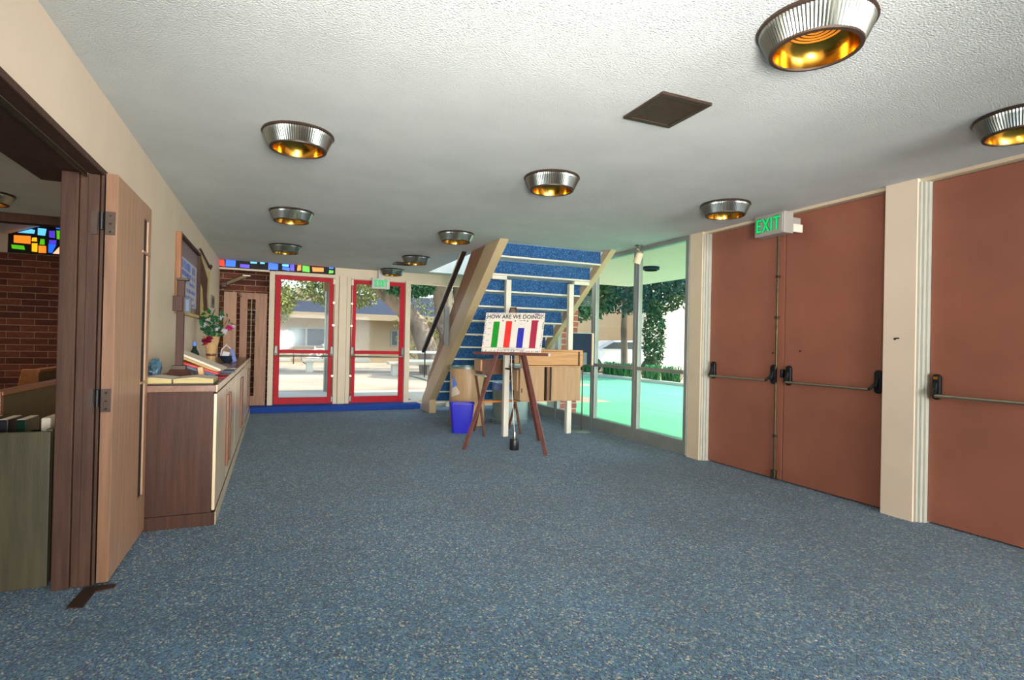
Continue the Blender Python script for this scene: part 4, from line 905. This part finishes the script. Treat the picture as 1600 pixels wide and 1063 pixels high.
meshes = [MB().box(-.084, .084, -.006, .006, 0, .088).mesh('brick', m_) for m_ in M_pbrick]; meshes2 = [MB().box(-.041, .041, -.006, .006, 0, .088).mesh('brick', m_) for m_ in M_pbrick]
for r in range(26):
    z = r*.104+.008
    xs = ((4.715, 0), (4.899, 0)) if r % 2 else ((4.665, 1), (4.80, 0), (4.94, 1))
    for x, sm in xs: share('brick', random.choice(meshes2 if sm else meshes), (x, 8.627, z), bp)
    for y in ((8.72, 8.90) if r % 2 else (8.80, 8.98)): share('brick', random.choice(meshes), (4.993, y, z), bp, (0, 0, math.pi/2))
# patio edge: kerb and strap-leaved clumps
tag(B(11.84, 12.05, 9, 22, -.04, .10).build('kerb', M_concrete), 'pale kerb at the far edge of the patio', 'kerb', kind='structure')
def clump(x, y, h, n, label):
    c = thing('leafy_clump', label, 'plant', (x, y, 0), 'strap leaved clumps beyond the patio')
    mb = MB()
    for i in range(n):
        a = random.uniform(0, 6.28); r = random.uniform(.3, .75)*h*1.1; hh = h*random.uniform(.6, 1.05); w = .035; s = Vector((-math.sin(a), math.cos(a), 0))*w/2
        b0 = Vector((x+random.uniform(-.25, .25), y+random.uniform(-.25, .25), 0.0)); m1 = b0+Vector((math.cos(a)*r*.4, math.sin(a)*r*.4, hh*.8)); m2 = b0+Vector((math.cos(a)*r, math.sin(a)*r, hh*.7))
        mb.add([b0-s, b0+s, m1+s, m1-s, m2], [(0, 1, 2, 3), (3, 2, 4)])
    o = mb.build('blades', M_grass, c); o['kind'] = 'stuff'
for i in range(7): clump(12.5+.2*(i % 2), 12.6+i*1.32, .70, 170, 'green strap leaved clump along the kerb, %s' % ('nearest to the brown doors', 'second along the kerb', 'third along the kerb', 'fourth along the kerb', 'fifth along the kerb', 'sixth along the kerb', 'farthest along the kerb')[i])

def tree(name, label, base, trunk, blobs, leaf, n, mats, group=None):
    t = thing(name, label, 'tree', base, group)
    for pts, rs in trunk: MB().tube(pts, rs, 12).build('trunk', M_bark, t, True)
    for bi, (c, r) in enumerate(blobs):
        mb = MB(); c = Vector(c); r = Vector(r)
        for i in range(n):
            d = rv(); 
            while d.length > 1: d = rv()
            d = d.normalized()*(d.length**.5) if d.length > 0 else d
            p = c+Vector((d.x*r.x, d.y*r.y, d.z*r.z)); leafq(mb, p, leaf*random.uniform(.6, 1.3), leaf*.55, rv(), rv())
        o = mb.build('foliage', mats[bi % len(mats)], t); o['kind'] = 'stuff'
    return t
# big fig tree seen through the second red door and the side pane
tree('fig_tree', 'huge grey fig tree with leaning trunks beyond the side glazing', (6.8, 22, 0), [
    ([(6.6, 22, -.2), (6.65, 22, .8), (6.5, 22, 2.0), (6.3, 22, 3.4), (6.2, 22, 5)], [.75, .55, .45, .42, .4]),
    ([(6.0, 21.9, -.2), (5.7, 21.9, .9), (5.3, 21.9, 1.9), (4.5, 21.9, 2.7), (3.4, 21.9, 3.6)], [.6, .42, .38, .36, .28]),
    ([(7.1, 22, -.2), (7.3, 22.1, 1.2), (7.6, 22.2, 2.6), (8.3, 22, 4.5)], [.6, .48, .42, .35]),
    ([(6.9, 21.6, -.2), (6.9, 21.7, 1.0), (7.0, 21.9, 2.5), (7.0, 22, 4.2)], [.45, .3, .28, .25])],
    [((4.0, 21.5, 3.9), (1.9, 1.5, .8)), ((5.6, 20.5, 4.2), (1.6, 1.2, .7)), ((2.6, 24, 3.2), (1.5, 1.2, .7)), ((8.5, 21, 4.4), (2, 1.5, .9)), ((7.4, 24.5, 1.9), (2.6, .8, 2.2)), ((4.6, 20.6, 3.3), (1.0, .5, .4))], .16, 1900, [M_leafg[2], M_leafg[0]])
tree('shade_tree', 'leafy tree above the low building seen through the first red door', (-3, 24, 0), [([(-3, 24, -.2), (-2.8, 24, 2), (-1.5, 24, 4.2)], [.3, .25, .18])],
    [((.2, 23.5, 3.6), (1.2, 1.2, 1.1)), ((1.8, 24, 4.3), (1.7, 1.2, .9)), ((.0, 23, 2.5), (.6, .6, .7)), ((3.0, 25, 4.0), (1.2, 1.2, .7))], .17, 1500, [M_leafg[2], M_leafg[0]])
tree('street_tree', 'dense dark green tree over the parked car outside the glazing', (13.5, 19.5, 0), [([(13.6, 19.5, -.2), (13.5, 19.5, 2), (13.2, 19, 4)], [.16, .13, .1])],
    [((13.0, 18.8, 4.1), (2.3, 2.0, 1.6)), ((11.2, 19.2, 3.6), (1.6, 1.6, 1.4)), ((14.6, 16.6, 4.5), (2.2, 1.8, 1.3)), ((10.0, 17.6, 4.4), (1.5, 1.5, 1.2)), ((15.5, 20, 4.0), (1.8, 1.8, 1.3))], .22, 3000, [M_leafg[1], M_leafg[0], M_leafg[1]])
tree('cypress', 'narrow green cypress shrub beside the parked car', (12.9, 17.6, 0), [([(13.6, 17.6, -.1), (13.6, 17.6, 1)], [.1, .06])], [((13.6, 17.6, 1.6), (.40, .40, 1.5))], .14, 2200, [M_leafg[0]])

# low building beyond the plaza
lb = thing('low_building', 'low cream building with a dark shingle roof beyond the plaza', 'building', (4, 32, 0))
B(-12, 10.8, 32, 33, -.1, 2.55).build('wall', M_stucco, lb); 
MB().prism([(-13, 31.2, 2.45), (-13, 31.2, 2.65), (-13, 35.5, 4.1), (-13, 35.5, 3.8)], (24.2, 0, 0)).build('roof', M_roof, lb); B(-13, 11.2, 31.15, 31.25, 2.35, 2.68).build('fascia', M_stucco, lb)
def bwin(x0, x1, z0, z1):
    f = B(x0, x1, 31.94, 32, z0, z1).build('window', M_alu, lb); n = 2
    for i in range(n): w = (x1-x0)/n; B(x0+i*w+.05, x0+(i+1)*w-.05, 31.92, 31.945, z0+.05, z1-.05).build('pane', M_carglass, f)
bwin(.6, 2.55, .85, 1.85); bwin(6.15, 6.95, .95, 1.85)
mb = MB(); mb.prism([(1.0, 33.5, 3.4), (4.6, 33.5, 3.15), (4.6, 33.5, 3.4), (1.0, 33.5, 4.2)], (0, 1, 0)); mb.build('gable', M_stucco, lb)
tag(B(13, 40, 26, 27, -.1, 6).build('back_building', M_stucco), 'pale building behind the fig tree', 'building')
# benches
def bench(x0, x1, y, label):
    b = thing('concrete_bench', label, 'bench', ((x0+x1)/2, y, 0), 'concrete benches on the plaza')
    B(x0, x1, y-.25, y+.25, .36, .46).build('seat', M_concrete, b, bevel=.01)
    k = x0+.15
    while k < x1-.2: B(k, k+.25, y-.2, y+.2, -.05, .36).build('leg', M_concrete, b, bevel=.01); k += 1.4
    return b
bench(1.0, 3.6, 23, 'long concrete bench seen through the first red door'); bench(3.9, 6.2, 20.75, 'concrete bench in front of the fig tree'); bench(-1.8, .6, 23.4, 'concrete bench behind the first door frame')
rl = thing('plaza_rail', 'low white rail running across the plaza before the fig tree', 'rail', (6, 20, 0))
for z in (.48, .80): B(4.3, 9.5, 20.2, 20.28, z, z+.09).build('rail', M_whitemetal, rl)
for x in (4.4, 5.9, 7.6, 9.4): B(x, x+.08, 20.2, 20.28, -.05, .88).build('post', M_whitemetal, rl)
fn = thing('wire_fence', 'thin dark rail fence in front of the low building', 'fence', (2, 30, 0))
MB().tube([(-1, 30, .78), (3.4, 30, .78)], .02, 6).build('rail', M_grille, fn)
for x in (.9, 3.1): MB().tube([(x, 30, -.05), (x, 30, .82)], .03, 6).build('post', M_grille, fn)
bc = thing('bicycle', 'white bicycle parked before the low building', 'bicycle', (2.0, 29, 0))
def torus(c, R, r, n=24):
    return MB().tube([(c[0]+R*math.cos(2*math.pi*k/n), c[1], c[2]+R*math.sin(2*math.pi*k/n)) for k in range(n+1)], r, 6)
torus((1.55, 29, .33), .33, .025).build('wheel', M_tyre, bc); torus((2.55, 29, .33), .33, .025).build('wheel', M_tyre, bc)
fb_ = MB(); 
for a, b in (((1.55, .33), (1.85, .75)), ((1.85, .75), (2.3, .78)), ((1.85, .75), (2.02, .32)), ((2.02, .32), (2.3, .78)), ((1.55, .33), (2.02, .32)), ((2.3, .85), (2.55, .33)), ((1.85, .75), (1.83, .92))): fb_.tube([(a[0], 29, a[1]), (b[0], 29, b[1])], .03, 6)
fb_.build('frame', M_car, bc); rbox('saddle', M_black, bc, (1.83, 29, .95), (.25, .14, .06)); MB().tube([(2.2, 28.8, 1.0), (2.3, 29, .85), (2.2, 29.2, 1.0)], .02, 6).build('handlebar', M_car, bc)

# bright wall, car and houses to the right
tag(B(17.2, 44, 23.0, 23.3, -.1, 5.2).build('white_building', M_white), 'bright white building beyond the hedge outside the glazing', 'building')
cr_ = thing('car', 'white car parked beyond the green clumps', 'car', (16.2, 23.5, 0))
prof = [(-2.1, .35), (-2.15, .75), (-1.9, .98), (-1.1, 1.08), (-.45, 1.48), (.75, 1.50), (1.45, 1.10), (2.1, .98), (2.2, .6), (2.1, .35)]
cc = Vector((15.0, 22.4, 0)); ca = math.radians(-10)
def cpnt(u, v, z): return (cc.x+u*math.cos(ca)-v*math.sin(ca), cc.y+u*math.sin(ca)+v*math.cos(ca), z)
MB().prism([cpnt(u, -.85, z) for u, z in prof], Vector(cpnt(0, .85, 0))-Vector(cpnt(0, -.85, 0))).build('body', M_car, cr_, bevel=.08)
MB().prism([cpnt(u, -.87, z) for u, z in ((-1.0, 1.08), (-.42, 1.40), (.70, 1.42), (1.30, 1.10))], Vector(cpnt(0, .02, 0))-Vector(cpnt(0, 0, 0))).build('side_window', M_carglass, cr_)
for u in (-1.35, 1.35):
    a, b = Vector(cpnt(u, -.90, .33)), Vector(cpnt(u, -.66, .33)); MB().tube([a, b], .33, 20).build('wheel', M_tyre, cr_); MB().tube([Vector(cpnt(u, -.92, .33)), a], .18, 14).build('hubcap', M_alu, cr_)
    a, b = Vector(cpnt(u, .66, .33)), Vector(cpnt(u, .88, .33)); MB().tube([a, b], .33, 20).build('wheel', M_tyre, cr_)
hs = thing('row_house', 'pinkish timber house behind the parked car', 'building', (20, 34, 0))
B(12.5, 30, 34, 35, -.1, 4.0).build('wall', M_pbrick[1], hs)
for k in range(7): B(12.5+k*2.4, 13.6+k*2.4, 33.9, 34, 1.2, 2.6).build('window', M_whitemetal, hs)
MB().prism([(11.5, 33.2, 3.9), (11.5, 33.2, 4.1), (11.5, 36, 5.6), (11.5, 36, 5.3)], (19, 0, 0)).build('roof', M_roof, hs)
